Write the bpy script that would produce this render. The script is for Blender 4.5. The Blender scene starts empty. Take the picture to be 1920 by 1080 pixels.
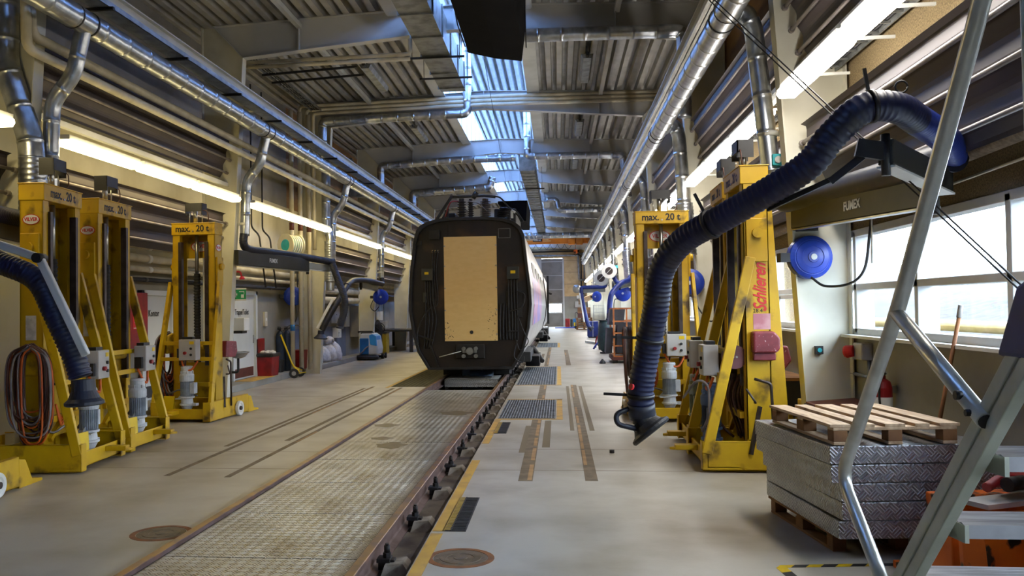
import bpy, math, random
from mathutils import Vector, Matrix
random.seed(11)
PI = math.pi
SC = bpy.context.scene
COL = SC.collection
V = Vector
WM = {}                       # world matrix of every object, kept by hand


class MB:
    """collects shapes and links them as ONE mesh object"""
    def __init__(s):
        s.v = []; s.f = []; s.m = 0

    def add(s, vs, fs, smooth=False):
        o = len(s.v)
        s.v += [V(p) for p in vs]
        s.f += [(tuple(i + o for i in f), smooth, s.m) for f in fs]
        return s

    def box(s, x0, x1, y0, y1, z0, z1):
        if x0 > x1: x0, x1 = x1, x0
        if y0 > y1: y0, y1 = y1, y0
        if z0 > z1: z0, z1 = z1, z0
        vs = [(x, y, z) for z in (z0, z1) for y in (y0, y1) for x in (x0, x1)]
        return s.add(vs, [(0, 2, 3, 1), (4, 5, 7, 6), (0, 1, 5, 4), (2, 6, 7, 3), (0, 4, 6, 2), (1, 3, 7, 5)])

    def bar(s, p0, p1, w, h, up=(0, 0, 1)):
        p0, p1 = V(p0), V(p1)
        d = (p1 - p0).normalized(); up = V(up)
        sd = d.cross(up)
        if sd.length < 1e-4: sd = d.cross(V((0, 1, 0)))
        sd.normalize(); u = sd.cross(d)
        vs = [p + sd * a * w / 2 + u * b * h / 2 for p in (p0, p1) for b in (-1, 1) for a in (-1, 1)]
        return s.add(vs, [(0, 1, 3, 2), (4, 6, 7, 5), (0, 4, 5, 1), (2, 3, 7, 6), (0, 2, 6, 4), (1, 5, 7, 3)])

    def prism(s, poly, ax, a, b):
        """polygon (u,v) extruded along ax from a to b; x:(y,z) y:(x,z) z:(x,y)"""
        def P(u, v, t):
            return {'x': (t, u, v), 'y': (u, t, v), 'z': (u, v, t)}[ax]
        n = len(poly)
        vs = [P(u, v, a) for u, v in poly] + [P(u, v, b) for u, v in poly]
        fs = [tuple(range(n)), tuple(range(2 * n - 1, n - 1, -1))]
        fs += [(i, i + n, (i + 1) % n + n, (i + 1) % n) for i in range(n)]
        return s.add(vs, fs)

    def tube(s, pts, r, n=10, cap=True, smooth=True):
        pts = [V(p) for p in pts]; k = len(pts)
        rs = r if isinstance(r, (list, tuple)) else [r] * k
        ts = []
        for i in range(k):
            t = (pts[min(i + 1, k - 1)] - pts[max(i - 1, 0)])
            if t.length < 1e-9: t = V((0, 0, 1))
            ts.append(t.normalized())
        nr = ts[0].cross(V((0, 0, 1)))
        if nr.length < 1e-3: nr = ts[0].cross(V((1, 0, 0)))
        nr.normalize()
        vs = []
        for i in range(k):
            nr = nr - ts[i] * nr.dot(ts[i])
            if nr.length < 1e-6: nr = ts[i].orthogonal()
            nr.normalize(); b = ts[i].cross(nr)
            for j in range(n):
                a = 2 * PI * j / n
                vs.append(pts[i] + (nr * math.cos(a) + b * math.sin(a)) * rs[i])
        fs = [(i * n + j, i * n + (j + 1) % n, (i + 1) * n + (j + 1) % n, (i + 1) * n + j) for i in range(k - 1) for j in range(n)]
        s.add(vs, fs, smooth)
        if cap:
            o = len(s.v) - k * n
            s.f.append((tuple(o + j for j in range(n - 1, -1, -1)), False, s.m))
            s.f.append((tuple(o + (k - 1) * n + j for j in range(n)), False, s.m))
        return s

    def cyl(s, p0, p1, r, n=14, r1=None, smooth=True):
        return s.tube([p0, p1], [r, r if r1 is None else r1], n, True, smooth)

    def lathe(s, p, ax, prof, n=18):
        """profile of (radius, distance along ax) from p; sharp edges where points repeat"""
        ax = V(ax).normalized(); p = V(p)
        return s.tube2([(p + ax * h, r) for r, h in prof], ax, n)

    def tube2(s, rows, ax, n):
        nr = ax.orthogonal().normalized(); b = ax.cross(nr)
        vs = []; k = len(rows)
        for c, r in rows:
            for j in range(n):
                a = 2 * PI * j / n
                vs.append(c + (nr * math.cos(a) + b * math.sin(a)) * max(r, 1e-4))
        fs = [(i * n + j, i * n + (j + 1) % n, (i + 1) * n + (j + 1) % n, (i + 1) * n + j) for i in range(k - 1) for j in range(n)]
        fs += [tuple(range(n - 1, -1, -1)), tuple((k - 1) * n + j for j in range(n))]
        return s.add(vs, fs, False)

    def build(s, name, mat, parent=None, world=False, bevel=0, origin=True):
        me = bpy.data.meshes.new(name)
        vs = s.v; off = V((0, 0, 0))
        if parent is not None and world:
            inv = WM[parent.name].inverted(); vs = [inv @ p for p in vs]
        elif parent is None and origin and vs:
            lo = [min(p[i] for p in vs) for i in range(3)]; hi = [max(p[i] for p in vs) for i in range(3)]
            off = V(((lo[0] + hi[0]) / 2, (lo[1] + hi[1]) / 2, lo[2])); vs = [p - off for p in vs]
        me.from_pydata([tuple(p) for p in vs], [], [f[0] for f in s.f])
        for pl, f in zip(me.polygons, s.f):
            pl.use_smooth = f[1]; pl.material_index = f[2]
        for q in (mat if isinstance(mat, (list, tuple)) else [mat]): me.materials.append(q)
        me.update()
        o = bpy.data.objects.new(name, me); COL.objects.link(o)
        o.location = off
        if parent is not None: o.parent = parent
        WM[o.name] = (WM[parent.name] if parent else Matrix.Identity(4)) @ Matrix.Translation(off)
        if bevel:
            b = o.modifiers.new('edge', 'BEVEL'); b.width = bevel; b.segments = 2; b.limit_method = 'ANGLE'; b.angle_limit = 0.7
        return o


def tag(o, label, cat, group=None):
    o['label'] = label; o['category'] = cat
    if group: o['group'] = group
    return o


def thing(name, label, cat, loc=(0, 0, 0), rz=0, group=None):
    o = bpy.data.objects.new(name, None); COL.objects.link(o)
    o.empty_display_size = .1
    o.location = loc; o.rotation_euler = (0, 0, rz)
    WM[o.name] = Matrix.Translation(V(loc)) @ Matrix.Rotation(rz, 4, 'Z')
    return tag(o, label, cat, group)


def struct(name, mb, mat, bevel=0):
    o = mb.build(name, mat, bevel=bevel, origin=False); o['kind'] = 'structure'; return o


def dup(root, loc, rz=0, label=None, group=None):
    def cp(o, par):
        c = o.copy(); COL.objects.link(c)
        if par is not None: c.parent = par
        for ch in list(KIDS.get(o.name, ())): cp(ch, c)
        return c
    r = cp(root, None); r.location = loc; r.rotation_euler = (0, 0, rz)
    if label: r['label'] = label
    if group: r['group'] = group
    WM[r.name] = Matrix.Translation(V(loc)) @ Matrix.Rotation(rz, 4, 'Z')
    return r


KIDS = {}
def index_kids(root):
    def walk(o):
        KIDS[o.name] = [c for c in bpy.data.objects if c.parent == o]
        for c in KIDS[o.name]: walk(c)
    walk(root)


def fillet(pts, rad, n=6):
    """polyline with rounded corners"""
    pts = [V(p) for p in pts]; out = [pts[0]]
    for i in range(1, len(pts) - 1):
        a, b, c = pts[i - 1], pts[i], pts[i + 1]
        d0 = (a - b); d1 = (c - b); r = min(rad, d0.length * .48, d1.length * .48)
        p0 = b + d0.normalized() * r; p1 = b + d1.normalized() * r
        for k in range(n + 1):
            t = k / n
            out.append(p0 * (1 - t) ** 2 + b * 2 * t * (1 - t) + p1 * t * t)
    out.append(pts[-1]); return out


def spline(pts, n=12):
    pts = [V(p) for p in pts]; P = [pts[0] * 2 - pts[1]] + pts + [pts[-1] * 2 - pts[-2]]
    out = []
    for i in range(1, len(P) - 2):
        for k in range(n):
            t = k / n; a, b, c, d = P[i - 1:i + 3]
            out.append(.5 * ((2 * b) + (c - a) * t + (2 * a - 5 * b + 4 * c - d) * t * t + (3 * b - a - 3 * c + d) * t ** 3))
    out.append(pts[-1]); return out


def resample(pts, step):
    pts = [V(p) for p in pts]; out = [pts[0].copy()]; acc = 0
    for a, b in zip(pts, pts[1:]):
        L = (b - a).length
        if L < 1e-9: continue
        t = step - acc
        while t <= L:
            out.append(a + (b - a) * (t / L)); t += step
        acc = L - (t - step)
    if (out[-1] - pts[-1]).length > step * .3: out.append(pts[-1].copy())
    return out


def hose(mb, pts, r, pitch=.03, amp=.07, n=18):
    """corrugated hose: ridge, ridge, valley along the path"""
    p = resample(pts, pitch / 3)
    return mb.tube(p, [r * (1 + amp * (.6, .3, -1)[i % 3]) for i in range(len(p))], n)


def duct(mb, pts, r, seam=.5, n=16):
    """sheet-metal duct with raised seams"""
    p = resample(pts, .05); k = max(2, round(seam / .05)); pp = []; rr = []
    for i, q in enumerate(p):
        if i % k == 0 and 0 < i < len(p) - 1:
            d = (p[i + 1] - p[i - 1]).normalized()
            for e, f in ((-.012, 1), (-.008, 1.035), (.008, 1.035), (.012, 1)): pp.append(q + d * e); rr.append(r * f)
        else: pp.append(q); rr.append(r)
    return mb.tube(pp, rr, n)


_TXT = {}
def text(name, s, size, mat, parent, loc, rot, shear=0, ext=.001, sx=1.0, bold=0.0):
    """lettering as a flat mesh; loc is the centre, in the parent's space"""
    key = (s, size, shear, ext, sx, bold)
    if key not in _TXT:
        cu = bpy.data.curves.new('lettering', 'FONT'); cu.body = s; cu.size = size; cu.align_x = 'CENTER'; cu.align_y = 'CENTER'
        cu.shear = shear; cu.extrude = ext; cu.resolution_u = 3; cu.offset = bold
        ob = bpy.data.objects.new('lettering', cu); COL.objects.link(ob)
        bpy.context.view_layer.update()
        me = bpy.data.meshes.new_from_object(ob.evaluated_get(bpy.context.evaluated_depsgraph_get()))
        bpy.data.objects.remove(ob); bpy.data.curves.remove(cu)
        if sx != 1: me.transform(Matrix.Scale(sx, 4, (1, 0, 0)))
        _TXT[key] = me
    me = _TXT[key].copy(); me.materials.clear(); me.materials.append(mat)
    o = bpy.data.objects.new(name, me); COL.objects.link(o)
    o.location = loc; o.rotation_euler = rot
    if parent is not None: o.parent = parent
    WM[o.name] = (WM[parent.name] if parent else Matrix.Identity(4)) @ Matrix.Translation(V(loc))
    return o


# ---------------------------------------------------------------- materials
def lin(c):
    return tuple(((x / 255) / 12.92 if x / 255 <= .04045 else ((x / 255 + .055) / 1.055) ** 2.4) for x in c) + (1,)


def mat(name, c, c2=None, rough=.5, metal=0., scale=4., lo=.42, hi=.62, bump=0., bscale=40., detail=6., c3=None, s3=1.2, lo3=.6, hi3=.75, spec=.5, stretch=None, coat=0.):
    m = bpy.data.materials.new(name); m.use_nodes = True
    nt = m.node_tree; N = nt.nodes; L = nt.links; b = N['Principled BSDF']
    b.inputs['Roughness'].default_value = rough; b.inputs['Metallic'].default_value = metal
    b.inputs['Base Color'].default_value = lin(c); b.inputs['Specular IOR Level'].default_value = spec
    b.inputs['Coat Weight'].default_value = coat
    if c2 or bump or c3:
        tc = N.new('ShaderNodeTexCoord'); src = tc.outputs['Object']
        if stretch:
            mp = N.new('ShaderNodeMapping'); mp.inputs['Scale'].default_value = stretch
            L.new(src, mp.inputs['Vector']); src = mp.outputs['Vector']
        def noise(sc, l, h, d=detail):
            n = N.new('ShaderNodeTexNoise'); n.inputs['Scale'].default_value = sc; n.inputs['Detail'].default_value = d
            L.new(src, n.inputs['Vector'])
            r = N.new('ShaderNodeMapRange'); r.inputs['From Min'].default_value = l; r.inputs['From Max'].default_value = h
            L.new(n.outputs['Fac'], r.inputs['Value']); return r.outputs['Result']
        col = None
        if c2:
            mx = N.new('ShaderNodeMix'); mx.data_type = 'RGBA'
            mx.inputs['A'].default_value = lin(c); mx.inputs['B'].default_value = lin(c2)
            L.new(noise(scale, lo, hi), mx.inputs['Factor']); col = mx.outputs['Result']
        if c3:
            mx = N.new('ShaderNodeMix'); mx.data_type = 'RGBA'
            if col: L.new(col, mx.inputs['A'])
            else: mx.inputs['A'].default_value = lin(c)
            mx.inputs['B'].default_value = lin(c3)
            L.new(noise(s3, lo3, hi3), mx.inputs['Factor']); col = mx.outputs['Result']
        if col: L.new(col, b.inputs['Base Color'])
        if bump:
            n = N.new('ShaderNodeTexNoise'); n.inputs['Scale'].default_value = bscale; n.inputs['Detail'].default_value = 4
            L.new(src, n.inputs['Vector'])
            bp = N.new('ShaderNodeBump'); bp.inputs['Strength'].default_value = bump; bp.inputs['Distance'].default_value = .01
            L.new(n.outputs['Fac'], bp.inputs['Height']); L.new(bp.outputs['Normal'], b.inputs['Normal'])
    return m


def glow(name, c, strength):
    m = bpy.data.materials.new(name); m.use_nodes = True
    b = m.node_tree.nodes['Principled BSDF']; b.inputs['Base Color'].default_value = lin((235, 235, 230))
    b.inputs['Emission Color'].default_value = tuple(c) + (1,); b.inputs['Emission Strength'].default_value = strength
    return m


def checker_plate(name, axes, c, c2, cell=.05, rough=.3, bump=.6, c3=None, metal=.85, dark=.42):
    """tread plate: groups of raised bars turned by turns, on the plane of the two given axes"""
    m = mat(name, c, c2, rough, metal, scale=2.2, lo=.35, hi=.7, c3=c3, s3=.9, lo3=.6, hi3=.72)
    nt = m.node_tree; N = nt.nodes; L = nt.links; b = N['Principled BSDF']
    tc = N.new('ShaderNodeTexCoord'); sp = N.new('ShaderNodeSeparateXYZ'); L.new(tc.outputs['Object'], sp.inputs[0])
    def math_(op, a, bb=None):
        n = N.new('ShaderNodeMath'); n.operation = op
        for i, q in enumerate((a, bb)):
            if q is None: continue
            if isinstance(q, (int, float)): n.inputs[i].default_value = q
            else: L.new(q, n.inputs[i])
        return n.outputs[0]
    x, y = sp.outputs[axes[0]], sp.outputs[axes[1]]
    u = math_('DIVIDE', math_('ADD', x, y), cell * 1.4142); v = math_('DIVIDE', math_('SUBTRACT', x, y), cell * 1.4142)
    par = math_('FLOORED_MODULO', math_('ADD', math_('FLOOR', u), math_('FLOOR', v)), 2.0)
    su = math_('SINE', math_('MULTIPLY', u, 6 * PI)); sv = math_('SINE', math_('MULTIPLY', v, 6 * PI))
    mx = N.new('ShaderNodeMix'); mx.data_type = 'FLOAT'
    L.new(par, mx.inputs['Factor']); L.new(su, mx.inputs['A']); L.new(sv, mx.inputs['B'])
    h = math_('MAXIMUM', mx.outputs['Result'], 0.0)
    old = b.inputs['Base Color'].links[0].from_socket
    dk = N.new('ShaderNodeMix'); dk.data_type = 'RGBA'; dk.blend_type = 'MULTIPLY'; dk.inputs['B'].default_value = (dark, dark, dark, 1)
    inv = math_('SUBTRACT', 1.0, math_('MINIMUM', math_('MULTIPLY', h, 2.0), 1.0))
    L.new(inv, dk.inputs['Factor']); L.new(old, dk.inputs['A']); L.new(dk.outputs['Result'], b.inputs['Base Color'])
    bp = N.new('ShaderNodeBump'); bp.inputs['Strength'].default_value = bump; bp.inputs['Distance'].default_value = .012
    L.new(h, bp.inputs['Height']); L.new(bp.outputs['Normal'], b.inputs['Normal'])
    return m


M = {}
M['floor'] = mat('floor_concrete', (178, 171, 157), (150, 140, 120), .4, scale=1.3, lo=.38, hi=.7, c3=(122, 106, 80), s3=.8, lo3=.6, hi3=.82, bump=.06, bscale=25, detail=9)
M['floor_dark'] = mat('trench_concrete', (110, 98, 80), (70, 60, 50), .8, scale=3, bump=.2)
M['concrete'] = mat('wall_concrete', (150, 146, 134), (128, 124, 112), .8, scale=1.6, lo=.3, hi=.75, c3=(105, 98, 84), s3=.8, lo3=.62, hi3=.8, bump=.12, bscale=18)
M['cream'] = mat('cream_panel', (205, 199, 178), (190, 183, 160), .6, scale=1.2)
M['greywall'] = mat('grey_panel', (128, 125, 120), (116, 113, 108), .7, scale=1.5)
M['bluewall'] = mat('blue_grey_paint', (112, 120, 136), (100, 108, 124), .7, scale=2)
M['plywood'] = mat('brown_board', (150, 112, 66), (122, 88, 48), .75, scale=5, lo=.3, hi=.7, stretch=(1, .25, 1.6))
M['woodwool'] = mat('wood_wool_board', (150, 130, 92), (104, 88, 62), .95, scale=60, lo=.35, hi=.65, bump=.6, bscale=90)
M['tanboard'] = mat('tan_wall_board', (205, 176, 128), (188, 158, 110), .8, scale=1.5)
M['deck'] = mat('roof_deck_steel', (182, 180, 174), (152, 149, 142), .5, .25, scale=2, lo=.3, hi=.7)
M['steel'] = mat('grey_steel_paint', (190, 190, 187), (176, 176, 172), .55, scale=.8)
M['white_steel'] = mat('pale_steel_paint', (205, 205, 198), (188, 188, 180), .5, scale=1.5)
M['column'] = mat('cream_column_paint', (214, 211, 194), (196, 192, 172), .5, scale=1.1, c3=(160, 152, 128), s3=.9, lo3=.66, hi3=.85)
M['galv'] = mat('galvanised_sheet', (196, 200, 204), (160, 165, 170), .3, .95, scale=7, lo=.35, hi=.65)
M['galv_dull'] = mat('dull_galvanised', (150, 152, 150), (118, 120, 118), .5, .7, scale=4)
M['beige_pipe'] = mat('beige_pipe_lagging', (204, 196, 172), (182, 172, 146), .55, scale=2.5)
M['panel'] = mat('brown_heating_panel', (66, 57, 59), (56, 48, 50), .5, .1, scale=1.5)
M['panel_pipe'] = mat('panel_pipe_grey', (150, 142, 138), (126, 118, 114), .4, .3, scale=3)
M['yellow'] = mat('worn_yellow_paint', (208, 168, 8), (184, 144, 8), .45, scale=3, lo=.3, hi=.7, c3=(84, 62, 22), s3=3.6, lo3=.57, hi3=.72, bump=.05)
M['yellow_new'] = mat('clean_yellow_paint', (222, 188, 16), (200, 164, 12), .4, scale=3)
M['yellow_line'] = mat('floor_yellow_paint', (206, 164, 66), (176, 136, 62), .6, scale=4, lo=.3, hi=.7, c3=(140, 118, 84), s3=3, lo3=.55, hi3=.7)
M['guide'] = mat('greasy_guide_steel', (74, 64, 62), (50, 44, 42), .4, .5, scale=6)
M['motor'] = mat('light_grey_motor', (196, 200, 202), (170, 175, 178), .45, scale=5)
M['motor_green'] = mat('grey_green_motor', (138, 144, 128), (110, 116, 102), .5, scale=5)
M['motor_blue'] = mat('dusty_blue_motor', (62, 84, 112), (48, 64, 88), .5, scale=5)
M['fins'] = mat('motor_fins', (150, 158, 166), (122, 130, 138), .5, scale=6)
M['fins_dark'] = mat('dark_motor_fins', (50, 64, 84), (34, 44, 60), .5, scale=6)
M['boxgrey'] = mat('control_box_grey', (176, 172, 166), (160, 156, 150), .45, scale=2)
M['black'] = mat('black_plastic', (22, 22, 24), (32, 32, 34), .5, scale=5)
M['rubber'] = mat('black_rubber', (30, 30, 32), (44, 43, 42), .8, scale=8)
M['hoseblue'] = mat('dark_blue_hose', (13, 22, 58), (16, 24, 50), .45, scale=5, c3=(44, 40, 42), s3=5, lo3=.55, hi3=.75)
M['hosebright'] = mat('bright_blue_hose', (24, 44, 120), (20, 36, 100), .45, scale=5)
M['hosedark'] = mat('navy_black_hose', (26, 30, 46), (36, 38, 48), .5, scale=6)
M['reelblue'] = mat('blue_reel_plastic', (32, 66, 176), (26, 54, 150), .4, scale=3)
M['teal'] = mat('teal_actuator', (40, 168, 178), (30, 148, 160), .5, scale=4)
M['orange_cable'] = mat('orange_cable', (206, 96, 26), (180, 78, 20), .5, scale=8)
M['brown_cable'] = mat('brown_cable', (84, 50, 40), (60, 38, 34), .6, scale=6)
M['grey_cable'] = mat('grey_cable', (130, 124, 122), (96, 90, 92), .6, scale=6)
M['red'] = mat('red_paint', (142, 20, 24), (112, 16, 20), .45, scale=4)
M['darkred'] = mat('dusty_dark_red', (128, 44, 50), (104, 34, 40), .5, scale=5, c3=(190, 150, 150), s3=40, lo3=.66, hi3=.7)
M['white'] = mat('white_paint', (226, 226, 222), (212, 212, 206), .5, scale=2)
M['doorwhite'] = mat('door_white', (206, 210, 208), (194, 198, 196), .5, scale=1)
M['ink'] = mat('black_lettering', (18, 18, 18), rough=.6)
M['redink'] = mat('red_lettering', (196, 30, 34), rough=.5)
M['whiteink'] = mat('white_lettering', (226, 226, 220), rough=.5)
M['green'] = mat('green_sign', (20, 140, 84), rough=.5)
M['chrome'] = mat('bright_tube_steel', (222, 218, 208), (196, 192, 180), .34, .75, scale=14, lo=.3, hi=.7)
M['alu'] = mat('matt_aluminium', (182, 184, 168), (164, 166, 150), .45, .3, scale=6)
M['tread'] = mat('ribbed_aluminium_tread', (158, 156, 158), (124, 122, 124), .45, .4, scale=5, stretch=(1, 8, 1))
M['train_dark'] = mat('sooty_brown_black', (34, 25, 19), (14, 12, 11), .45, scale=1.2, lo=.4, hi=.62, c3=(88, 60, 30), s3=1.0, lo3=.54, hi3=.72)
M['train_black'] = mat('soot_black', (14, 13, 13), (26, 24, 22), .6, scale=4)
M['train_side'] = mat('silver_body_side', (186, 184, 182), (164, 162, 160), .3, .5, scale=.8, c3=(150, 138, 128), s3=.5, lo3=.55, hi3=.75)
M['train_lilac'] = mat('pink_lilac_graffiti', (188, 150, 190), (206, 140, 160), .35, .2, scale=1.3, lo=.4, hi=.6, c3=(130, 130, 206), s3=.9, lo3=.5, hi3=.6)
M['birch'] = mat('birch_plywood', (226, 190, 122), (220, 182, 112), .6, scale=5, lo=.3, hi=.7, stretch=(1.2, 1, 3))
M['soot_edge'] = mat('soot_smudge', (60, 42, 20), rough=.8)
M['insul'] = mat('dark_ceramic', (44, 30, 28), (30, 24, 24), .3, scale=6)
M['rust'] = mat('rusty_rail', (122, 88, 58), (104, 76, 72), .5, .3, scale=6, c3=(160, 98, 42), s3=5, lo3=.6, hi3=.75)
M['railside'] = mat('dusty_rail_side', (100, 80, 76), (82, 62, 56), .7, .1, scale=5, c3=(130, 84, 54), s3=4, lo3=.6, hi3=.75)
M['railtop'] = mat('worn_rail_head', (146, 110, 66), (116, 92, 84), .38, .5, scale=5, c3=(176, 116, 52), s3=3, lo3=.58, hi3=.72)
M['clip'] = mat('black_iron_clip', (34, 32, 34), (48, 44, 44), .6, .3, scale=9)
M['block'] = mat('concrete_block', (140, 130, 116), (104, 94, 80), .85, scale=8, bump=.2)
M['slot'] = mat('dark_slot_filler', (120, 104, 82), (98, 84, 64), .8, scale=6)
M['slot_tan'] = mat('tan_slot_filler', (170, 134, 90), (150, 116, 76), .8, scale=6)
M['joint'] = mat('dark_floor_joint', (116, 102, 80), rough=.9)
M['oil'] = mat('oil_stain', (92, 80, 60), (110, 96, 74), .45, scale=8)
M['iron'] = mat('cast_iron_lid', (112, 94, 72), (92, 78, 60), .6, .2, scale=12, bump=.3, bscale=60)
M['iron_rust'] = mat('rusty_ring', (134, 84, 44), (108, 70, 44), .8, scale=8)
M['grating'] = mat('galvanised_grating', (160, 168, 176), (130, 138, 146), .5, .6, scale=5)
M['grate_iron'] = mat('black_iron_grate', (58, 56, 58), (40, 40, 42), .6, .4, scale=8)
M['grate_yellow'] = mat('yellowed_grate', (182, 150, 72), (150, 124, 64), .6, .1, scale=8)
M['mossy'] = mat('dirty_olive_grating', (104, 96, 52), (78, 72, 42), .7, scale=6, bump=.4, bscale=50)
M['pallet'] = mat('pallet_wood', (196, 168, 134), (150, 120, 88), .8, scale=4, lo=.3, hi=.7, stretch=(1, 6, 6), c3=(96, 70, 50), s3=3, lo3=.62, hi3=.75)
M['pallet_dark'] = mat('dirty_pallet_wood', (140, 98, 58), (104, 70, 42), .85, scale=4, lo=.3, hi=.7, c3=(64, 44, 30), s3=3, lo3=.58, hi3=.75)
M['orange'] = mat('scuffed_orange_paint', (222, 104, 14), (196, 86, 10), .5, scale=3, c3=(30, 22, 18), s3=5, lo3=.55, hi3=.6)
M['crane'] = mat('orange_crane_paint', (222, 128, 20), (204, 112, 16), .5, scale=2)
M['rack'] = mat('rusty_orange_frame', (168, 96, 36), (136, 74, 30), .6, scale=5)
M['darkbox'] = mat('charcoal_sheet', (44, 44, 48), (34, 34, 38), .6, scale=3)
M['brownbox'] = mat('dark_brown_box', (92, 46, 36), (76, 38, 30), .7, scale=4)
M['fumex'] = mat('charcoal_channel', (52, 54, 50), (64, 64, 58), .42, .3, scale=1.6)
M['fumex_light'] = mat('grey_channel', (130, 132, 126), (112, 114, 108), .45, .3, scale=2)
M['canvas'] = mat('black_canvas', (6, 6, 8), (10, 10, 12), .95, scale=3, spec=.1)
M['sack'] = mat('white_sack_plastic', (206, 204, 206), (176, 174, 180), .5, scale=10, bump=.4, bscale=14)
M['broom'] = mat('worn_broom_wood', (150, 98, 56), (120, 76, 44), .7, scale=6)
M['embank'] = mat('dry_grass_bank', (44, 41, 41), (16, 15, 15), .95, scale=3.2, lo=.4, hi=.6, bump=1.0, bscale=9, detail=12)
M['pale_pipe'] = mat('pale_yellow_pipe', (214, 198, 150), (196, 180, 130), .6, scale=3)
M['winframe'] = mat('white_window_frame', (214, 216, 216), (202, 204, 204), .4, scale=2)
M['bin_black'] = mat('black_bin_bag', (20, 20, 22), (34, 34, 36), .35, scale=12, bump=.5, bscale=20)
M['paper'] = mat('crumpled_paper', (220, 216, 206), (190, 186, 176), .8, scale=14, bump=.5, bscale=20)
M['scrubblue'] = mat('blue_machine_body', (30, 110, 176), (24, 94, 156), .4, scale=3)
M['steelplate'] = mat('brushed_steel', (172, 172, 168), (150, 150, 146), .3, .9, scale=6)
M['track_plate'] = checker_plate('aluminium_floor_plate', (0, 1), (190, 186, 178), (150, 142, 126), .06, .32, 1.0, c3=(104, 82, 54), metal=.5, dark=.66)
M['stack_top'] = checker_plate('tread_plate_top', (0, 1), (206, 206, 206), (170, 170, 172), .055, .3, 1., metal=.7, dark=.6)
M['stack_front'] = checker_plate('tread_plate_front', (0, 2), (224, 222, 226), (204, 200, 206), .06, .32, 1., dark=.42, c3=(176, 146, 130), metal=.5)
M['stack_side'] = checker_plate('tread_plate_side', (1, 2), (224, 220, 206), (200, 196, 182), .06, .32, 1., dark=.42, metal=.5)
M['step_front'] = checker_plate('pit_step_plate', (0, 2), (150, 156, 164), (120, 126, 134), .07, .3, 1.)
M['lampL'] = glow('warm_diffuser', (1.0, .80, .38), 15.0)
M['lampR'] = glow('neutral_diffuser', (1.0, .94, .86), 32.0)


def glass(name, tint, thr=1.0, haze=0.0):
    """thin clear pane: transparent with a weak mirror; haze adds a milky translucent share"""
    m = bpy.data.materials.new(name); m.use_nodes = True; nt = m.node_tree; N = nt.nodes; L = nt.links
    N.remove(N['Principled BSDF']); out = N['Material Output']
    t = N.new('ShaderNodeBsdfTransparent'); t.inputs['Color'].default_value = (tint[0] * thr, tint[1] * thr, tint[2] * thr, 1)
    g = N.new('ShaderNodeBsdfGlossy'); g.inputs['Roughness'].default_value = .02
    lw = N.new('ShaderNodeLayerWeight'); lw.inputs['Blend'].default_value = .5
    pw = N.new('ShaderNodeMath'); pw.operation = 'POWER'; pw.inputs[1].default_value = 4; L.new(lw.outputs['Facing'], pw.inputs[0])
    f = N.new('ShaderNodeMath'); f.operation = 'MULTIPLY_ADD'; f.inputs[1].default_value = .35; f.inputs[2].default_value = .03; L.new(pw.outputs[0], f.inputs[0])
    mx = N.new('ShaderNodeMixShader'); L.new(f.outputs[0], mx.inputs[0]); L.new(t.outputs[0], mx.inputs[1]); L.new(g.outputs[0], mx.inputs[2])
    res = mx.outputs[0]
    if haze:
        d = N.new('ShaderNodeBsdfTranslucent'); d.inputs['Color'].default_value = (tint[0], tint[1], tint[2], 1)
        m2 = N.new('ShaderNodeMixShader'); m2.inputs[0].default_value = haze
        L.new(res, m2.inputs[1]); L.new(d.outputs[0], m2.inputs[2]); res = m2.outputs[0]
    L.new(res, out.inputs['Surface']); return m


M['glass'] = glass('window_glass', (.97, .98, 1.0))
M['sky_glass'] = glass('rooflight_glass', (.55, .70, 1.0), .5, .94)
# ---------------------------------------------------------------- the hall
WL, WR, Y0, Y1 = -7.7, 3.3, -4.0, 79.8          # inner faces of the walls
FY = {k: 10.05 + 6.83 * k for k in range(-2, 11)}  # steel frames along the hall
AX = -1.98                                       # ridge
XLR, XRR = -2.935, -1.395                        # rail centres
PIT = 18.5


def roof_z(x):
    return 7.88 - .04 * abs(x - AX)


b = MB()
b.box(WL - .3, -2.985, Y0, Y1, -1.4, 0); b.box(-1.05, WR + .3, Y0, Y1, -1.4, 0)
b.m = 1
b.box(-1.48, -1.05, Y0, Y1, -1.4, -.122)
b.m = 0
b.box(-2.985, -1.48, Y0, PIT, -1.4, 0)
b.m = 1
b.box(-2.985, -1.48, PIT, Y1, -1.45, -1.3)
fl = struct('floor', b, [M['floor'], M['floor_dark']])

n = 0
def trim(mb, m, bevel=0):
    global n
    n += 1
    return struct('trim_%d' % n, mb, m, bevel)

# dark expansion joints, inlaid slots and painted lines in the floor
for y, xa, xb in ((9.45, -.95, 3.2), (9.45, -7.1, -3.05), (10.85, -.95, 1.0), (10.6, -7.0, -3.05), (17.4, -6.9, -3.05)):
    trim(MB().box(xa, xb, y, y + .008, -.01, .001), M['joint'])
def slot(x, ya, yb, w, fill, side):
    b = MB(); b.box(x - w / 2, x + w / 2, ya, yb, -.01, .002)
    b.m = 1
    y = ya + .05
    while y < yb - .3:
        l = random.uniform(.5, 1.3); 
        if random.random() < fill: b.box(x + side * w * .12, x + side * w * .42, y, min(y + l, yb), -.01, .0035)
        y += l + random.uniform(.05, .3)
    trim(b, [M['slot'], M['slot_tan']])
slot(-.37, 8.87, 13.8, .15, .9, 1); slot(.31, 8.9, 19.8, .13, .85, -1)
slot(-4.31, 9.0, 19.6, .07, .2, 1); slot(-3.6, 8.95, 19.3, .07, .2, 1)
slot(-.37, 16.8, 19.8, .15, .9, 1); slot(-.4, 26.2, 38.3, .13, .6, 1); slot(.28, 26.5, 36.0, .15, .4, -1); slot(-.6, 28, 33, .1, .2, 1)
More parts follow.
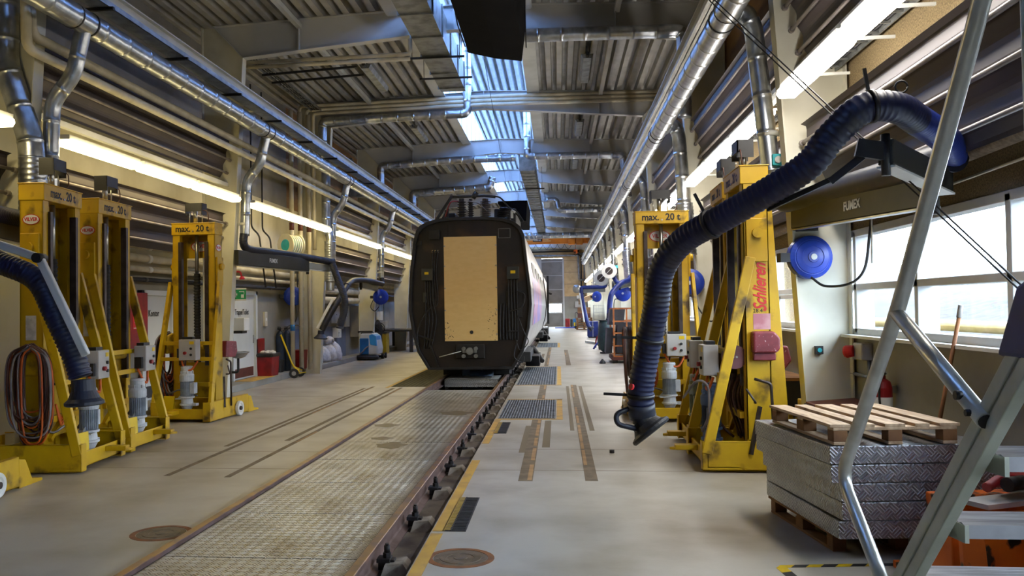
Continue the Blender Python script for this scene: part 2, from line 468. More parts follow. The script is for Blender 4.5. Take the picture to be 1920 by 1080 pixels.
trim(MB().box(-.52, -.42, 10.6, 13.0, -.01, .0015), M['joint']); trim(MB().box(-.24, -.14, 11.0, 13.6, -.01, .0015), M['joint'])
trim(MB().box(.14, .2, 12.5, 19.5, -.01, .0015), M['joint']); trim(MB().box(.42, .49, 12.5, 19.5, -.01, .0015), M['joint'])
trim(MB().box(-3.8, -3.72, 11.5, 19.2, -.01, .0015), M['joint']); trim(MB().box(-4.47, -4.4, 11.0, 19.2, -.01, .0015), M['joint'])
b = MB()
for ya, yb in ((2.6, 6.78), (6.85, 10.05), (11.3, 12.1), (12.15, 13.75)): b.box(-1.04, -.945, ya, yb, -.01, .003)
b.box(-1.02, .04, 13.72, 13.82, -.01, .003); b.box(-.06, .04, 13.82, 16.75, -.01, .003); b.box(-1.02, .04, 16.65, 16.75, -.01, .003)
b.box(-1.02, .04, 19.75, 19.84, -.01, .003); b.box(-.06, .04, 19.84, 26.0, -.01, .003); b.box(-1.02, .04, 25.9, 26.0, -.01, .003)
b.box(-.06, .04, 38.4, 43.2, -.01, .003)
b.box(-3.98, -3.9, 19.3, 30, -.01, .003)
trim(b, M['yellow_line'])
b = MB(); b.m = 0
for i in range(12):
    x = 1.44 + i * .1
    b.m = i % 2; b.prism([(x, 6.03 + i * .012), (x + .1, 6.04 + i * .012), (x + .14, 6.1 + i * .012), (x + .04, 6.09 + i * .012)], 'z', -.005, .002)
for i in range(8):
    y = 6.02 - i * .1
    b.m = i % 2; b.prism([(1.44 + i * .01, y), (1.51 + i * .01, y + .03), (1.52 + i * .01, y - .07), (1.45 + i * .01, y - .1)], 'z', -.005, .002)
trim(b, [M['yellow_new'], M['ink']])
# kerb along the office wall
trim(MB().box(WL, -7.17, Y0, Y1, 0, .15), M['concrete'], .01)
trim(MB().box(-7.6, -7.15, 19.4, 21.0, .15, .156), M['yellow_line'])

# walls
t = .3
b = MB(); b.box(WL - t, WL, Y0, Y1, 0, 2.62); b.m = 1; b.box(WL - t, WL, Y0, Y1, 2.62, 4.75)
b.m = 2; b.box(WL - t, WL, Y0, FY[2], 4.75, 8); b.m = 3; b.box(WL - t, WL, FY[2], Y1, 4.75, 8)
struct('wall_left', b, [M['concrete'], M['cream'], M['greywall'], M['plywood']])
b = MB(); b.box(WL, WL + .02, 24.2, 30.3, .15, 1.25); trim(b, M['bluewall'])
WIN = []
for k in range(-2, 10):
    if k == 0: WIN.append((k, FY[k] + .35, FY[k] + 3.45))
    elif k == -1: WIN.append((k, FY[k] + .35, FY[k] + 7.17))
    else: WIN.append((k, FY[k] + .35, FY[k] + 6.4))
b = MB(); b.box(WR, WR + t, Y0, Y1, 0, 1.42)
b.m = 1
ys = Y0
for k, a, c in WIN:
    b.box(WR, WR + t, ys, a, 1.42, 2.6); ys = c
b.box(WR, WR + t, ys, Y1, 1.42, 2.6); b.box(WR, WR + t, Y0, Y1, 2.6, 4.75)
b.m = 2; b.box(WR, WR + t, Y0, Y1, 4.75, 8)
struct('wall_right', b, [M['concrete'], M['woodwool'], M['plywood']])
struct('wall_back', MB().box(WL - t, WR + t, Y0 - .3, Y0, 0, 9.4), M['concrete'])
# far end wall round a tall sectional door
b = MB(); b.box(.58, WR, Y1, Y1 + .3, 0, 2.78); b.m = 1; b.box(.58, WR, Y1, Y1 + .3, 2.78, 9.4); b.box(-3.7, .58, Y1, Y1 + .3, 6.35, 9.4)
b.m = 2; b.box(WL, -3.7, Y1, Y1 + .3, 0, 9.4)
b.m = 3
for x in (1.9, 2.75): b.box(x, x + .02, Y1 - .01, Y1, 2.8, 7.5)
for z in (3.9, 5.0, 6.1): b.box(.6, 3.2, Y1 - .01, Y1, z, z + .03)
struct('wall_far', b, [M['concrete'], M['tanboard'], M['greywall'], M['joint']])
d = struct('door_3', (lambda b: (b.box(-1.5, .42, Y1 - .02, Y1 + .06, 0, 1.32), b.box(-1.5, -.95, Y1 - .02, Y1 + .06, 1.32, 2.1), b.box(.3, .42, Y1 - .02, Y1 + .06, 1.32, 2.1), b.box(-1.5, .42, Y1 - .02, Y1 + .06, 2.1, 6.3), b)[-1])(MB()), M['greywall'])
b = MB()
for z in (1.22, 2.15, 3.4, 4.7, 6.0): b.box(-1.5, .42, Y1 - .05, Y1 - .02, z, z + .05)
b.build('door_rib', M['steel'], d); 
MB().box(-.95, .3, Y1, Y1 + .02, 1.32, 2.1).build('door_window', M['glass'], d)
b = MB(); b.box(.42, .58, Y1 - .1, Y1 + .1, 0, 6.35); b.box(-1.66, -1.5, Y1 - .1, Y1 + .1, 0, 6.35); b.box(-3.7, -1.66, Y1 - .02, Y1 + .1, 0, 6.35)
b.build('door_frame', M['steel'], d)

# windows in the daylight wall
for i, (k, a, c) in enumerate(WIN):
    zb, zt = 1.46, 2.58
    b = MB(); x0, x1 = WR - .02, WR + .12
    b.box(x0, x1, a, c, zb - .04, zb + .05); b.box(x0, x1, a, c, zt - .06, zt + .02); b.box(x0, x1, a, a + .07, zb, zt); b.box(x0, x1, c - .07, c, zb, zt)
    b.box(x0, x1, a, c, 1.93, 2.0)
    m = max(2, round((c - a) / 1.63)); 
    for j in range(1, 5 if k == -1 else m):
        y = (5.0, 6.63, 8.28, 9.9)[j - 1] if k == -1 else a + .07 + (c - a - .14) * j / m; b.box(x0, x1 + .05, y - .04, y + .04, zb, zt)
    w = struct('window_%d' % (i + 1), b, M['winframe'], .006)
    MB().box(WR + .06, WR + .068, a, c, zb, zt).build('window_pane', M['glass'], w)
    MB().box(WR - .14, WR + .02, a - .05, c + .05, 1.41, 1.44).build('window_sill', M['white'], w)
    if k == 0:
        s_ = MB(); yy = c - .09
        s_.box(WR - .05, WR, a + 1.1, yy, 1.48, 1.53); s_.box(WR - .05, WR, a + 1.1, yy, 1.86, 1.92); s_.box(WR - .05, WR, a + 1.1, a + 1.16, 1.48, 1.92); s_.box(WR - .05, WR, yy - .06, yy, 1.48, 1.92)
        s_.build('opening_sash', M['winframe'], w, bevel=.004)
        MB().bar((WR - .08, yy - .5, 1.9), (WR - .08, yy - .5, 1.75), .02, .02).build('window_handle', M['steelplate'], w)

# portal frames: I-section columns and rafters with pale flanges
def frame(k):
    y = FY[k]; b = MB(); w = .009
    for s in (-1, 1):
        X = lambda d: AX + s * d
        zt = 7.66
        b.m = 1
        b.prism([(X(4.78), 0.0), (X(5.25), 0.0), (X(5.25), zt), (X(5.0), zt), (X(4.38), 7.0)], 'y', y - w, y + w)
        b.bar((X(4.77), y, 0.0), (X(4.37), y, 7.02), .2, .016, (s, 0, 0)); b.bar((X(5.24), y, 0), (X(5.24), y, zt), .2, .016, (s, 0, 0))
        b.m = 0
        b.prism([(X(4.38), 7.0), (X(5.0), 7.67), (X(0), 7.85), (X(0), 7.37)], 'y', y - w, y + w)
        b.bar((X(4.38), y, 7.0), (X(0), y, 7.37), .2, .016); b.bar((X(5.0), y, 7.67), (X(0), y, 7.86), .2, .014)
        b.bar((X(4.38), y, 7.0), (X(5.0), y, 7.67), .18, .012, (0, 0, 1))
        b.box(X(3.19) - .008, X(3.19) + .008, y - .1, y + .1, 7.1, 7.76)
    b.box(AX - .01, AX + .01, y - .1, y + .1, 7.37, 7.86)
    struct('beam_%d' % (k + 3), b, [M['steel'], M['column']])
for k in FY: frame(k)
# struts between the frames
for i, x in enumerate((AX - 3.19, AX + 3.22)):
    struct('beam_%d' % (20 + i), MB().box(x - .05, x + .05, Y0, Y1, 7.56, 7.66), M['white_steel'])
# crane runway beams on brackets
for i, (xa, xb) in enumerate(((-6.2, -6.05), (2.13, 2.28))):
    b = MB(); b.box(xa, xb, Y0, Y1, 6.22, 6.24); b.box(xa, xb, Y0, Y1, 6.0, 6.02); xm = (xa + xb) / 2; b.box(xm - .008, xm + .008, Y0, Y1, 6.0, 6.24)
    b.box(xm - .02, xm + .02, Y0, Y1, 6.24, 6.27)
    for k in FY:
        xo = -6.4 if i == 0 else 2.46
        b.box(min(xo, xm), max(xo, xm), FY[k] - .06, FY[k] + .06, 5.9, 6.0)
    struct('beam_%d' % (22 + i), b, M['white_steel'])

# corrugated roof deck and the glazed lantern along the ridge
def deck(xa, xb, zf, ya, yb, mb):
    p = .27; prof = []; x = xa
    while x < xb - .01:
        for dx, dz in ((0, 0), (.12, 0), (.15, .15), (.24, .15)):
            if x + dx < xb: prof.append((x + dx, zf(x + dx) + dz))
        x += p
    prof.append((xb, zf(xb) + .0))
    vs = [(x, ya, z) for x, z in prof] + [(x, yb, z) for x, z in prof]; m = len(prof)
    mb.add(vs, [(i, i + 1, i + 1 + m, i + m) for i in range(m - 1)])
b = MB(); deck(WL - .3, -3.3, roof_z, Y0 - .3, Y1 + .3, b); deck(-.48, WR + .3, roof_z, Y0 - .3, Y1 + .3, b)
deck(-3.5, -.3, lambda x: 9.85, Y0 - .3, Y1 + .3, b)
struct('ceiling', b, M['deck'])
b = MB()
b.box(-3.36, -3.28, Y0, Y1, 7.74, 8.15); b.box(-.5, -.42, Y0, Y1, 7.74, 8.15)
b.box(-3.36, -3.3, Y0, Y1, 9.75, 9.9); b.box(-.48, -.42, Y0, Y1, 9.75, 9.9)
b.box(-3.34, -3.04, Y0, Y1, 7.72, 7.745); b.box(-.76, -.44, Y0, Y1, 7.72, 7.745)
y = Y0
while y < Y1:
    b.box(-3.35, -3.29, y, y + .06, 8.15, 9.75); b.box(-.49, -.43, y, y + .06, 8.15, 9.75); y += 1.7
b.box(-3.5, -.3, Y1, Y1 + .1, 7.7, 9.95); b.box(-3.5, -.3, Y0 - .1, Y0, 7.7, 9.95)
trim(b, M['white_steel'])
for i, x in enumerate((-3.33, -.46)):
    struct('window_%d' % (30 + i), MB().box(x - .01, x + .01, Y0, Y1, 8.15, 9.75), M['sky_glass'])

# doors in the office wall
def side_door(idx, ya, yb, zt, word, wsize):
    b = MB(); x = WL
    b.box(x - .02, x + .1, ya, ya + .1, .15, zt); b.box(x - .02, x + .1, yb - .12, yb, .15, zt); b.box(x - .02, x + .1, ya, yb, zt - .1, zt)
    d = struct('door_%d' % idx, b, M['doorwhite'], .006)
    b = MB(); b.box(x + .005, x + .04, ya + .1, yb - .12, .16, zt - .1); b.build('door_leaf', M['doorwhite'], d, bevel=.004)
    b = MB(); b.box(x + .04, x + .05, ya + .18, yb - .2, .2, .42); b.build('kick_plate', M['darkbox'] if idx == 1 else M['brownbox'], d)
    b = MB(); b.box(x + .04, x + .055, yb - .2, yb - .15, 1.0, 1.2); b.tube(fillet([(x + .05, yb - .175, 1.12), (x + .1, yb - .175, 1.12), (x + .1, yb - .3, 1.12)], .02), .01); b.build('door_handle', M['steelplate'], d)
    text('door_lettering', word, wsize, M['ink'], d, (x + .044, (ya + yb) / 2 - .12, 1.78), (PI / 2, 0, PI / 2), sx=.85, bold=.002)
side_door(1, 14.95, 16.3, 2.22, 'Kontor', .17)
side_door(2, 19.35, 21.0, 2.3, 'Trappe/Toilet', .19)

# outside the windows: a dry grass bank, a pale pipe rail, distant shed and masts
b = MB(); nx, ny = 14, 60
vs = []
for i in range(nx):
    for j in range(ny):
        x = 5.2 + i * 1.5; h = (x - 5.0) / 19.5
        z = -.1 + 3.85 * (h ** .8) + random.uniform(-.09, .09)
        vs.append((x, -14 + j * 2.2, z))
b.add(vs, [(i * ny + j, (i + 1) * ny + j, (i + 1) * ny + j + 1, i * ny + j + 1) for i in range(nx - 1) for j in range(ny - 1)], True)
b.box(3.6, 5.3, -14, 115, -.3, -.1)
o = b.build('grass_hill', M['embank'], origin=False); o['kind'] = 'structure'
o = MB().tube([(6.0, -12, 1.42), (6.0, 115, 1.42)], .09).build('pipe_rail', M['pale_pipe']); tag(o, 'long pale yellow pipe rail outside along the grass bank', 'pipe')
for i in range(16):
    MB().cyl((6.0, -10 + i * 6.2, -.1), (6.0, -10 + i * 6.2, 1.4), .04).build('post', M['pale_pipe'], o, world=True)
o = MB().box(40, 48, 74, 108, 2.0, 5.6).build('shed', M['steel']); tag(o, 'low grey shed standing beyond the grass bank outside', 'building')
for i, (x, y, h) in enumerate(((27, 71, 5.2), (30, 63, 5.4), (26, 75, 3.4), (30, 84, 4), (27, 50, 5))):
    o = MB().cyl((x, y, 2.4), (x, y, 2.4 + h), .09).build('mast', M['galv_dull'])
    tag(o, 'thin grey mast standing far off on top of the grass bank', 'mast', 'masts outside the windows')
# ---------------------------------------------------------------- ducts, pipes, panels and lamps
def single(name, mb, m, label, cat, group=None, bevel=0):
    return tag(mb.build(name, m, bevel=bevel), label, cat, group)

OFF = 'office wall'                                # the wall with the office doors
# long main ducts
def main_duct(x, z, r, label):
    t = thing('main_duct', label, 'duct', (x, 0, z))
    duct(MB(), [(0, Y0 + .1, 0), (0, 66, 0)], r, .6, 18).build('duct_pipe', M['galv'], t)
    for k in FY:
        if FY[k] < 66:
            for dy in (-.13, .22):
                b = MB(); p = []
                b.tube([(0, FY[k] + dy - .015, 0), (0, FY[k] + dy + .015, 0)], r * 1.06, 18); b.build('coupling_ring', M['black'], t)
    return t
main_duct(-5.93, 5.5, .155, 'long straight galvanised duct running under the cable tray along the office wall')
main_duct(1.98, 5.15, .155, 'long straight galvanised duct running below the runway beam along the window wall')

# branches of the main ducts, ending in the blue hoses of the fume arms
def branch(name, label, pts, r, rib=None, actuator=None, cat='duct', clamp=None, group=None):
    t = thing(name, label, cat, pts[-1], 0, group)
    b = MB(); duct(b, fillet(pts, .16, 5), r, .45, 14); b.build('duct_pipe', M['galv'], t, True)
    if rib:
        a, c, rr = rib
        b = MB(); hose(b, [a, c], rr, .07, .035, 16); b.build('ribbed_sleeve', M['galv'], t, True)
    if actuator:
        b = MB(); x, y, z = actuator; b.box(x - .03, x + .19, y - .16, y - .06, z - .06, z + .07); o = b.build('damper_actuator', M['teal'], t, True, bevel=.008)
        MB().cyl((x + .03, y - .16, z), (x + .03, y - .185, z), .04).build('actuator_dial', M['steelplate'], o, True)
    if clamp:
        x, y, z, s = clamp
        b = MB(); b.bar((x, y, z), (x + s * .35, y, z), .05, .05); b.cyl((x, y, z - .03), (x, y, z + .03), r * 1.06); b.build('wall_clamp', M['white_steel'], t, True)
    return t
LB = ['first', 'second', 'third']
# window wall: one drop at every frame
RD = {0: (2.56, 3.05), 1: (2.5, 2.75), 2: (2.42, 3.1), 3: (2.48, 2.75), 4: (2.4, 3.3), 5: (2.45, 2.9), 6: (2.42, 3.0), 7: (2.45, 3.0)}
rlab = {0: 'galvanised drop duct with teal actuator box above the big blue hose arm', 1: 'wide galvanised drop duct just behind the jack beside the orange rack',
        2: 'slim galvanised drop duct next after the wide one on the window wall', 3: 'galvanised drop duct with a thick ribbed lower sleeve on the window wall',
        4: 'galvanised drop duct with teal actuator beside the second pale hose reel', 5: 'galvanised drop duct beside the first pale hose reel far down the window wall',
        6: 'thin far galvanised drop duct, last but one before the pallets', 7: 'thin far galvanised drop duct, last one before the far end wall'}
for k, (xe, ze) in RD.items():
    y = FY[k] + (.35 if k == 0 else -.15); r = (.11, .13, .1, .13, .1, .11, .1, .1)[k]
    pts = [(1.98, y, 5.15), (2.25, y, 5.32), (2.36, y, 5.1), (xe, y, ze)]
    branch('drop_duct', rlab[k], pts, r, ((xe - .06, y, ze + 1.0), (xe, y, ze), r * 1.25) if k in (1, 3) else None, (xe - .02, y, ze + (.42 if k == 0 else .18)) if k in (0, 4) else None, clamp=(xe - .06, y, ze + .75, 1))
# office wall: drops with a double bend
llab = {0: 'slim galvanised drop duct with double bend above the hose-hung jack', 1: 'galvanised double-bend drop duct ending in the hose above the dark channel by the toilet door',
        2: 'slim galvanised double-bend duct beside the tall ribbed riser', 3: 'galvanised double-bend duct feeding the dark hose next to the round blue reel', 4: 'far galvanised double-bend duct half hidden by the rail car'}
for k in range(0, 5):
    y = FY[k] + .15; ze = (2.9, 3.35, 3.1, 2.9, 3.0)[k]; r = .1
    branch('drop_duct', llab[k], [(-5.93, y, 5.5), (-6.02, y, 5.15), (-6.08, y, 4.85), (-6.38, y, 4.5), (-6.43, y, ze)], r, clamp=(-6.43, y, ze + .25, -1))
branch('riser_duct', 'thick bent galvanised duct with ribbed lower end standing behind the hose-hung jack', [(-6.82, 9.95, 6.6), (-6.84, 9.95, 4.95), (-6.5, 9.95, 3.95), (-6.48, 9.95, 3.0)], .155, ((-6.485, 9.95, 3.75), (-6.48, 9.95, 3.02), .165))
branch('riser_duct', 'tall galvanised riser with ribbed sleeve in front of the cream column by the white sacks', [(-6.5, 23.55, 6.2), (-6.5, 23.55, 4.1), (-6.38, 23.55, 3.9), (-6.4, 23.55, 2.35)], .12, ((-6.39, 23.55, 3.75), (-6.4, 23.55, 2.6), .16))
# cross ducts under the rafters
branch('cross_duct', 'galvanised cross duct from the black canvas hood to an elbow by the window wall', [(-.75, 16.5, 7.08), (2.45, 16.5, 7.02), (2.45, 16.5, 5.35)], .13)
branch('cross_duct', 'galvanised cross duct under the pale pipes rising at its end into the roof lantern', [(-6.55, 23.45, 6.1), (-6.55, 23.45, 7.14), (-2.42, 23.45, 7.2), (-2.42, 23.45, 9.2)], .125)
branch('cross_duct', 'galvanised cross duct dropping from the lantern and running to the window wall', [(-1.0, 30.2, 9.2), (-1.0, 30.2, 7.15), (2.33, 30.2, 7.1), (2.5, 30.2, 5.6)], .125)
branch('cross_duct', 'wide galvanised cross duct under the third rafter on the office side', [(-6.3, 30.2, 6.3), (-6.3, 30.2, 6.98), (-3.6, 30.2, 7.1), (-1.4, 30.2, 7.12)], .13)
branch('cross_duct', 'galvanised cross duct on the office side above the roof gear of the rail car', [(-6.3, 37.0, 6.0), (-6.3, 37.0, 6.9), (-2.9, 37.0, 7.05), (-2.75, 37.0, 7.5)], .16)
branch('cross_duct', 'Z-bent far galvanised duct beside the seamed rectangular duct', [(-.5, 43.9, 7.3), (.0, 43.9, 7.3), (.1, 43.9, 6.75), (2.4, 43.9, 6.75), (2.45, 43.9, 5.8)], .14)
branch('cross_duct', 'last straight galvanised cross duct above the orange crane', [(-5.0, 57.4, 6.6), (2.4, 57.4, 6.6), (2.45, 57.4, 5.8)], .2)

# lagged pipes along the office wall
for i, (x, z, lab) in enumerate(((-6.33, 5.2, 'upper pale lagged pipe running along the office wall below the main duct'), (-6.33, 5.01, 'lower pale lagged pipe running along the office wall below the main duct'))):
    y0 = 9.7 - i * .1
    b = MB(); b.tube(fillet([(x - .05, y0, 7.4), (x, y0, z), (x, y0 + .6, z), (x, 62, z)], .15), .062, 12); single('lagged_pipe', b, M['beige_pipe'], lab, 'pipe')
plow = ((-7.42, 3.0, .06), (-7.45, 2.78, .075), (-7.42, 2.58, .05), (-7.5, 2.4, .04))
pl = ('topmost pale pipe of the four low ones on the office wall', 'thick second pale pipe of the four low ones on the office wall', 'thin third pale pipe of the four low ones on the office wall', 'dark lowest pipe of the four low ones on the office wall')
for (x, z, r), lab in zip(plow, pl):
    t = thing('wall_pipe', lab, 'pipe', (x, 10, z))
    MB().tube([(x, 5, z), (x, 70, z)], r, 10).build('pipe', M['darkbox'] if z < 2.5 else M['beige_pipe'], t, True)
    for i in range(12): MB().tube([(x, 8 + i * 3.4, z), (x, 8.12 + i * 3.4, z)], r * 1.12, 10).build('pipe_sleeve', M['white'] if z > 2.5 else M['black'], t, True)
for z, lab in ((2.42, 'upper of the two fat lagged pipes beside the round blue reel'), (2.12, 'lower of the two fat lagged pipes beside the round blue reel')):
    b = MB(); b.tube([(-7.3, 23.0, z), (-7.3, 31.6, z)], .11, 12); single('lagged_pipe', b, M['beige_pipe'], lab, 'pipe')
for x, y, lab, m in ((-7.2, 22.6, 'blue-banded pale riser pipe behind the red bin', 'beige_pipe'), (-7.05, 22.9, 'thick pale riser pipe second from the red bin', 'beige_pipe'), (-6.92, 23.3, 'pale riser pipe next to the cream column', 'beige_pipe')):
    t = thing('riser_pipe', lab, 'pipe', (x - .15, y, .15))
    MB().tube(fillet([(x, y, .15), (x, y, 7.3)], .1), .062, 10).build('pipe', M[m], t, True)
    if 'blue' in lab: MB().tube([(x, y, 1.25), (x, y, 1.42)], .066, 10).build('blue_band', M['scrubblue'], t, True)
    MB().tube([(x, y, 4.0), (x, y, 4.2)], .066, 10).build('dark_band', M['brownbox'], t, True)
for i in range(3):
    z = 7.6 - i * .11; y = 23.42; x = -7.2 + i * .2
    b = MB(); b.tube(fillet([(x, y, 3.5), (x, y, z - .02), (-1.98, y, z + .05), (2.9, y, z)], .12), .05, 10)
    single('roof_pipe', b, M['beige_pipe'], '%s of the three pale pipes bundled along the second rafter' % ('topmost', 'middle one', 'lowest')[i], 'pipe')
for i in range(2):
    b = MB(); z = 7.03 - i * .1; b.tube(fillet([(-6.5, 17.25, z), (-2.95, 17.25, z + .02)] + ([(-2.95, 17.25, 7.5)] if i == 0 else []), .06), .04, 10)
    single('roof_pipe', b, M['beige_pipe'], '%s of two pale pipes hung below the first rafter near the flat duct' % ('upper', 'lower')[i], 'pipe')
for i, (y, lab) in enumerate(((20.6, 'thin dark conduit hanging down the office wall, nearer one'), (21.4, 'thin dark conduit hanging down the office wall, second one'))):
    b = MB(); b.tube(fillet([(-7.6, y, 7.5), (-7.6, y, 3.9), (-7.4, y, 3.7), (-7.35, y + .3, 2.4)], .1), .022, 8); single('conduit', b, M['darkbox'], lab, 'conduit')
b = MB(); b.tube(spline([(-7.5, 30.4, 7.3), (-7.3, 30.4, 6.9), (-7.05, 30.35, 6.6), (-6.95, 30.35, 6.2)], 6), .12, 10); b.box(-7.6, -6.7, 30.1, 30.4, 5.9, 6.3)
single('soil_pipe', b, M['galv_dull'], 'dark bent soil pipe by the third column high on the office wall', 'pipe')

# cable trays
t = thing('cable_tray', 'green cable tray on black arms above the main duct along the office wall', 'cable tray', (-5.95, 10, 5.8))
b = MB(); b.box(-6.05, -5.8, Y0, 66, 5.82, 5.83); b.box(-6.05, -6.04, Y0, 66, 5.82, 5.9); b.box(-5.81, -5.8, Y0, 66, 5.82, 5.9); b.build('tray_channel', M['grating'], t, True)
b = MB(); b.tube([(-5.98, Y0, 5.855), (-5.98, 66, 5.855)], .02, 6); b.tube([(-5.9, Y0, 5.85), (-5.9, 66, 5.85)], .025, 6); b.build('green_cable', mat('green_cable', (40, 84, 44), rough=.5), t, True)
for i in range(24):
    y = 6.0 + i * 2.28; MB().box(-6.35, -5.74, y - .025, y + .025, 5.78, 5.82).build('tray_arm', M['black'], t, True)
def ladder(label, x0, x1, ya, yb, z, step=.3):
    t = thing('cable_ladder', label, 'cable ladder', ((x0 + x1) / 2, ya, z))
    b = MB(); b.box(x0, x0 + .015, ya, yb, z, z + .06); b.box(x1 - .015, x1, ya, yb, z, z + .06)
    y = ya + .1
    while y < yb: b.box(x0, x1, y - .01, y + .01, z + .01, z + .03); y += step
    b.build('ladder_frame', M['galv_dull'], t, True)
    b = MB()
    for j in range(4): 
        xx = x0 + .05 + j * (x1 - x0 - .1) / 3; b.tube([(xx, ya, z + .045), (xx, yb, z + .045)], .014, 6)
    b.build('cable_bundle', M['darkbox'], t, True)
ladder('ladder-type cable tray on the wall above the lamps along the window wall', 2.72, 3.18, Y0, 66, 4.42)
ladder('short cable ladder under the roof deck between the first two office-side frames', -6.85, -6.55, 17.2, 23.4, 7.42)
b = MB()
for y in (19.5, 20.2): b.bar((-6.9, y, 7.4), (-4.6, y, 7.5), .04, .05)
single('cable_bracket', b, M['black'], 'black bracket bars under the roof deck beside the short cable ladder', 'bracket')

# heating panels with pipes along both walls
def heating_panel(s, k, tier, label, grp):
    ya, yb = FY[k] + .22, FY[k + 1] - .22
    X = lambda d: AX + s * d
    if tier: dz = [(4.6, 5.3), (4.8, 4.52)]
    else: dz = [(4.74, 3.76), (5.02, 2.9)]
    (d0, z0), (d1, z1) = dz
    t = thing('heating_panel', label, 'heating panel', (X(d1), (ya + yb) / 2, z1), 0, grp)
    b = MB(); np = 3 if tier == 0 else 3; N = 24
    nx, nz = (z0 - z1), (d1 - d0)                      # outward normal of the sheet
    prof = []
    for i in range(N + 1):
        f = i / N; bulge = -.02 * math.cos(f * np * 2 * PI)
        prof.append((X(d0 + (d1 - d0) * f - nx * bulge), z0 + (z1 - z0) * f - nz * bulge))
    back = [(x + s * .03, z + .01) for x, z in prof[::-1]]
    b.prism([(X(d0 + .1), z0 + .02), (X(d0 - .04), z0 + .03)] + prof + back, 'y', ya, yb)
    b.build('panel_sheet', M['panel'], t, True)
    for i in range(np):
        f = (i + .5) / np; x = X(d0 + (d1 - d0) * f - .035); z = z0 + (z1 - z0) * f - .012
        b = MB(); b.tube([(x, ya - .12, z), (x, yb + .12, z)], .022, 8); b.cyl((x, ya - .16, z), (x, ya - .1, z), .035, 8); b.cyl((x, yb + .1, z), (x, yb + .16, z), .035, 8)
        b.build('panel_pipe', M['panel_pipe'], t, True)
    if tier:
        MB().box(X(4.72), X(4.8), ya - .2, yb + .2, 4.36, 4.44).build('bottom_channel', M['white_steel'], t, True)
side = {-1: 'office wall', 1: 'window wall'}
for s in (-1, 1):
    for k in range(-1, 9):
        if s == -1 and k == 1:
            continue
        for tier in (0, 1):
            if (s, k, tier) == (-1, -1, 1): continue
            nm = {-1: 'beside the camera', 0: 'over the first big bay', 1: 'behind the third jack'}.get(k)
            where = {(-1, -1): 'at the hose-hung jack', (-1, 0): 'behind the tall jacks of the office wall', (-1, 2): 'above the blue floor scrubber', (-1, 3): 'above the round blue reel',
                     (1, -1): 'above the big blue hose arm', (1, 0): 'behind the pair of jacks at the windows', (1, 1): 'behind the single jack by the orange rack'}.get((s, k))
            if where: heating_panel(s, k, tier, '%s brown ribbed heating panel %s' % ('upper' if tier else 'lower', where), None)
            else: heating_panel(s, k, tier, '%s brown heating panel far along the %s' % ('upper' if tier else 'lower', side[s]), 'far %s heating panels %s' % ('upper' if tier else 'lower', side[s]))

# fluorescent lamps: three in every bay along both walls
def lamp_root(s):
    t = thing('fluorescent_lamp', 'x', 'lamp', (0, 0, 0))
    b = MB(); b.box(-.07, .07, -.95, .95, .05, .11); b.build('housing', M['white'], t)
    b = MB(); b.prism([(-.1, .05), (-.11, .0), (-.08, -.045), (.08, -.045), (.11, .0), (.1, .05)], 'y', -.93, .93); b.build('diffuser', M['lampL' if s < 0 else 'lampR'], t, bevel=.008)
    for y in (-.6, .6):
        b = MB(); b.bar((0, y, .12), (.55 * s, y, .12), .03, .025)
        b.build('lamp_bracket', M['white_steel'], t)
    return t
for s, x, zl in ((-1, -6.35, 4.02), (1, 2.5, 4.06)):
    root = lamp_root(s); index_kids(root); first = True
    for k in range(-2, 10):
        for j in range(3):
            loc = (x, FY[k] + 1.32 + j * 2.03 + (-.28 if (s, k, j) == (-1, -1, 2) else 0), zl)
            if k == -2 or (k == -1 and j < (2 if s < 0 else 1)): continue
            lab = 'glowing fluorescent lamp in the row along the %s' % side[s]
            near = {(-1, 0): 'glowing lamp %s of the three behind the tall jacks, office wall' % ('at the near end', 'in the middle', 'at the far end')[j],
                    (-1, 1): 'glowing lamp %s of the three above the dark channel by the toilet door' % ('first', 'second', 'third')[j],
                    (1, -1): 'glowing lamp %s above the big blue hose arm' % ('one', 'two', 'three')[j],
                    (1, 0): 'glowing lamp %s of the three over the pair of jacks at the windows' % ('first', 'second', 'third')[j]}.get((s, k))
            g = 'fluorescent lamps along the %s' % side[s]
            if first: root.location = loc; root['label'] = near or lab; root['group'] = g; first = False
            else: dup(root, loc, 0, near or lab, g)
# unlit ceiling fittings under the deck
i = 0
for x, lab in ((-4.45, 'office'), (.76, 'window')):
    for k in (0, 1, 2, 3, 4):
        t = thing('ceiling_fitting', 'unlit grey ceiling lamp under the deck, %s side, bay %s' % (lab, ('before the first rafter', 'after the first rafter', 'after the second rafter', 'after the third rafter', 'after the fourth rafter')[k]), 'lamp', (x, FY[k] + 3.9, 7.5))
        b = MB(); b.prism([(-.09, 0), (.09, 0), (.14, .1), (-.14, .1)], 'y', -1.1, 1.1); b.build('fitting_body', M['galv_dull'], t)
        b = MB(); b.cyl((0, -.9, .1), (0, -.9, .35), .01, 6); b.cyl((0, .9, .1), (0, .9, .35), .01, 6); b.cyl((0, -1.3, .05), (0, -1.1, .05), .04, 8); b.build('hanger', M['black'], t)

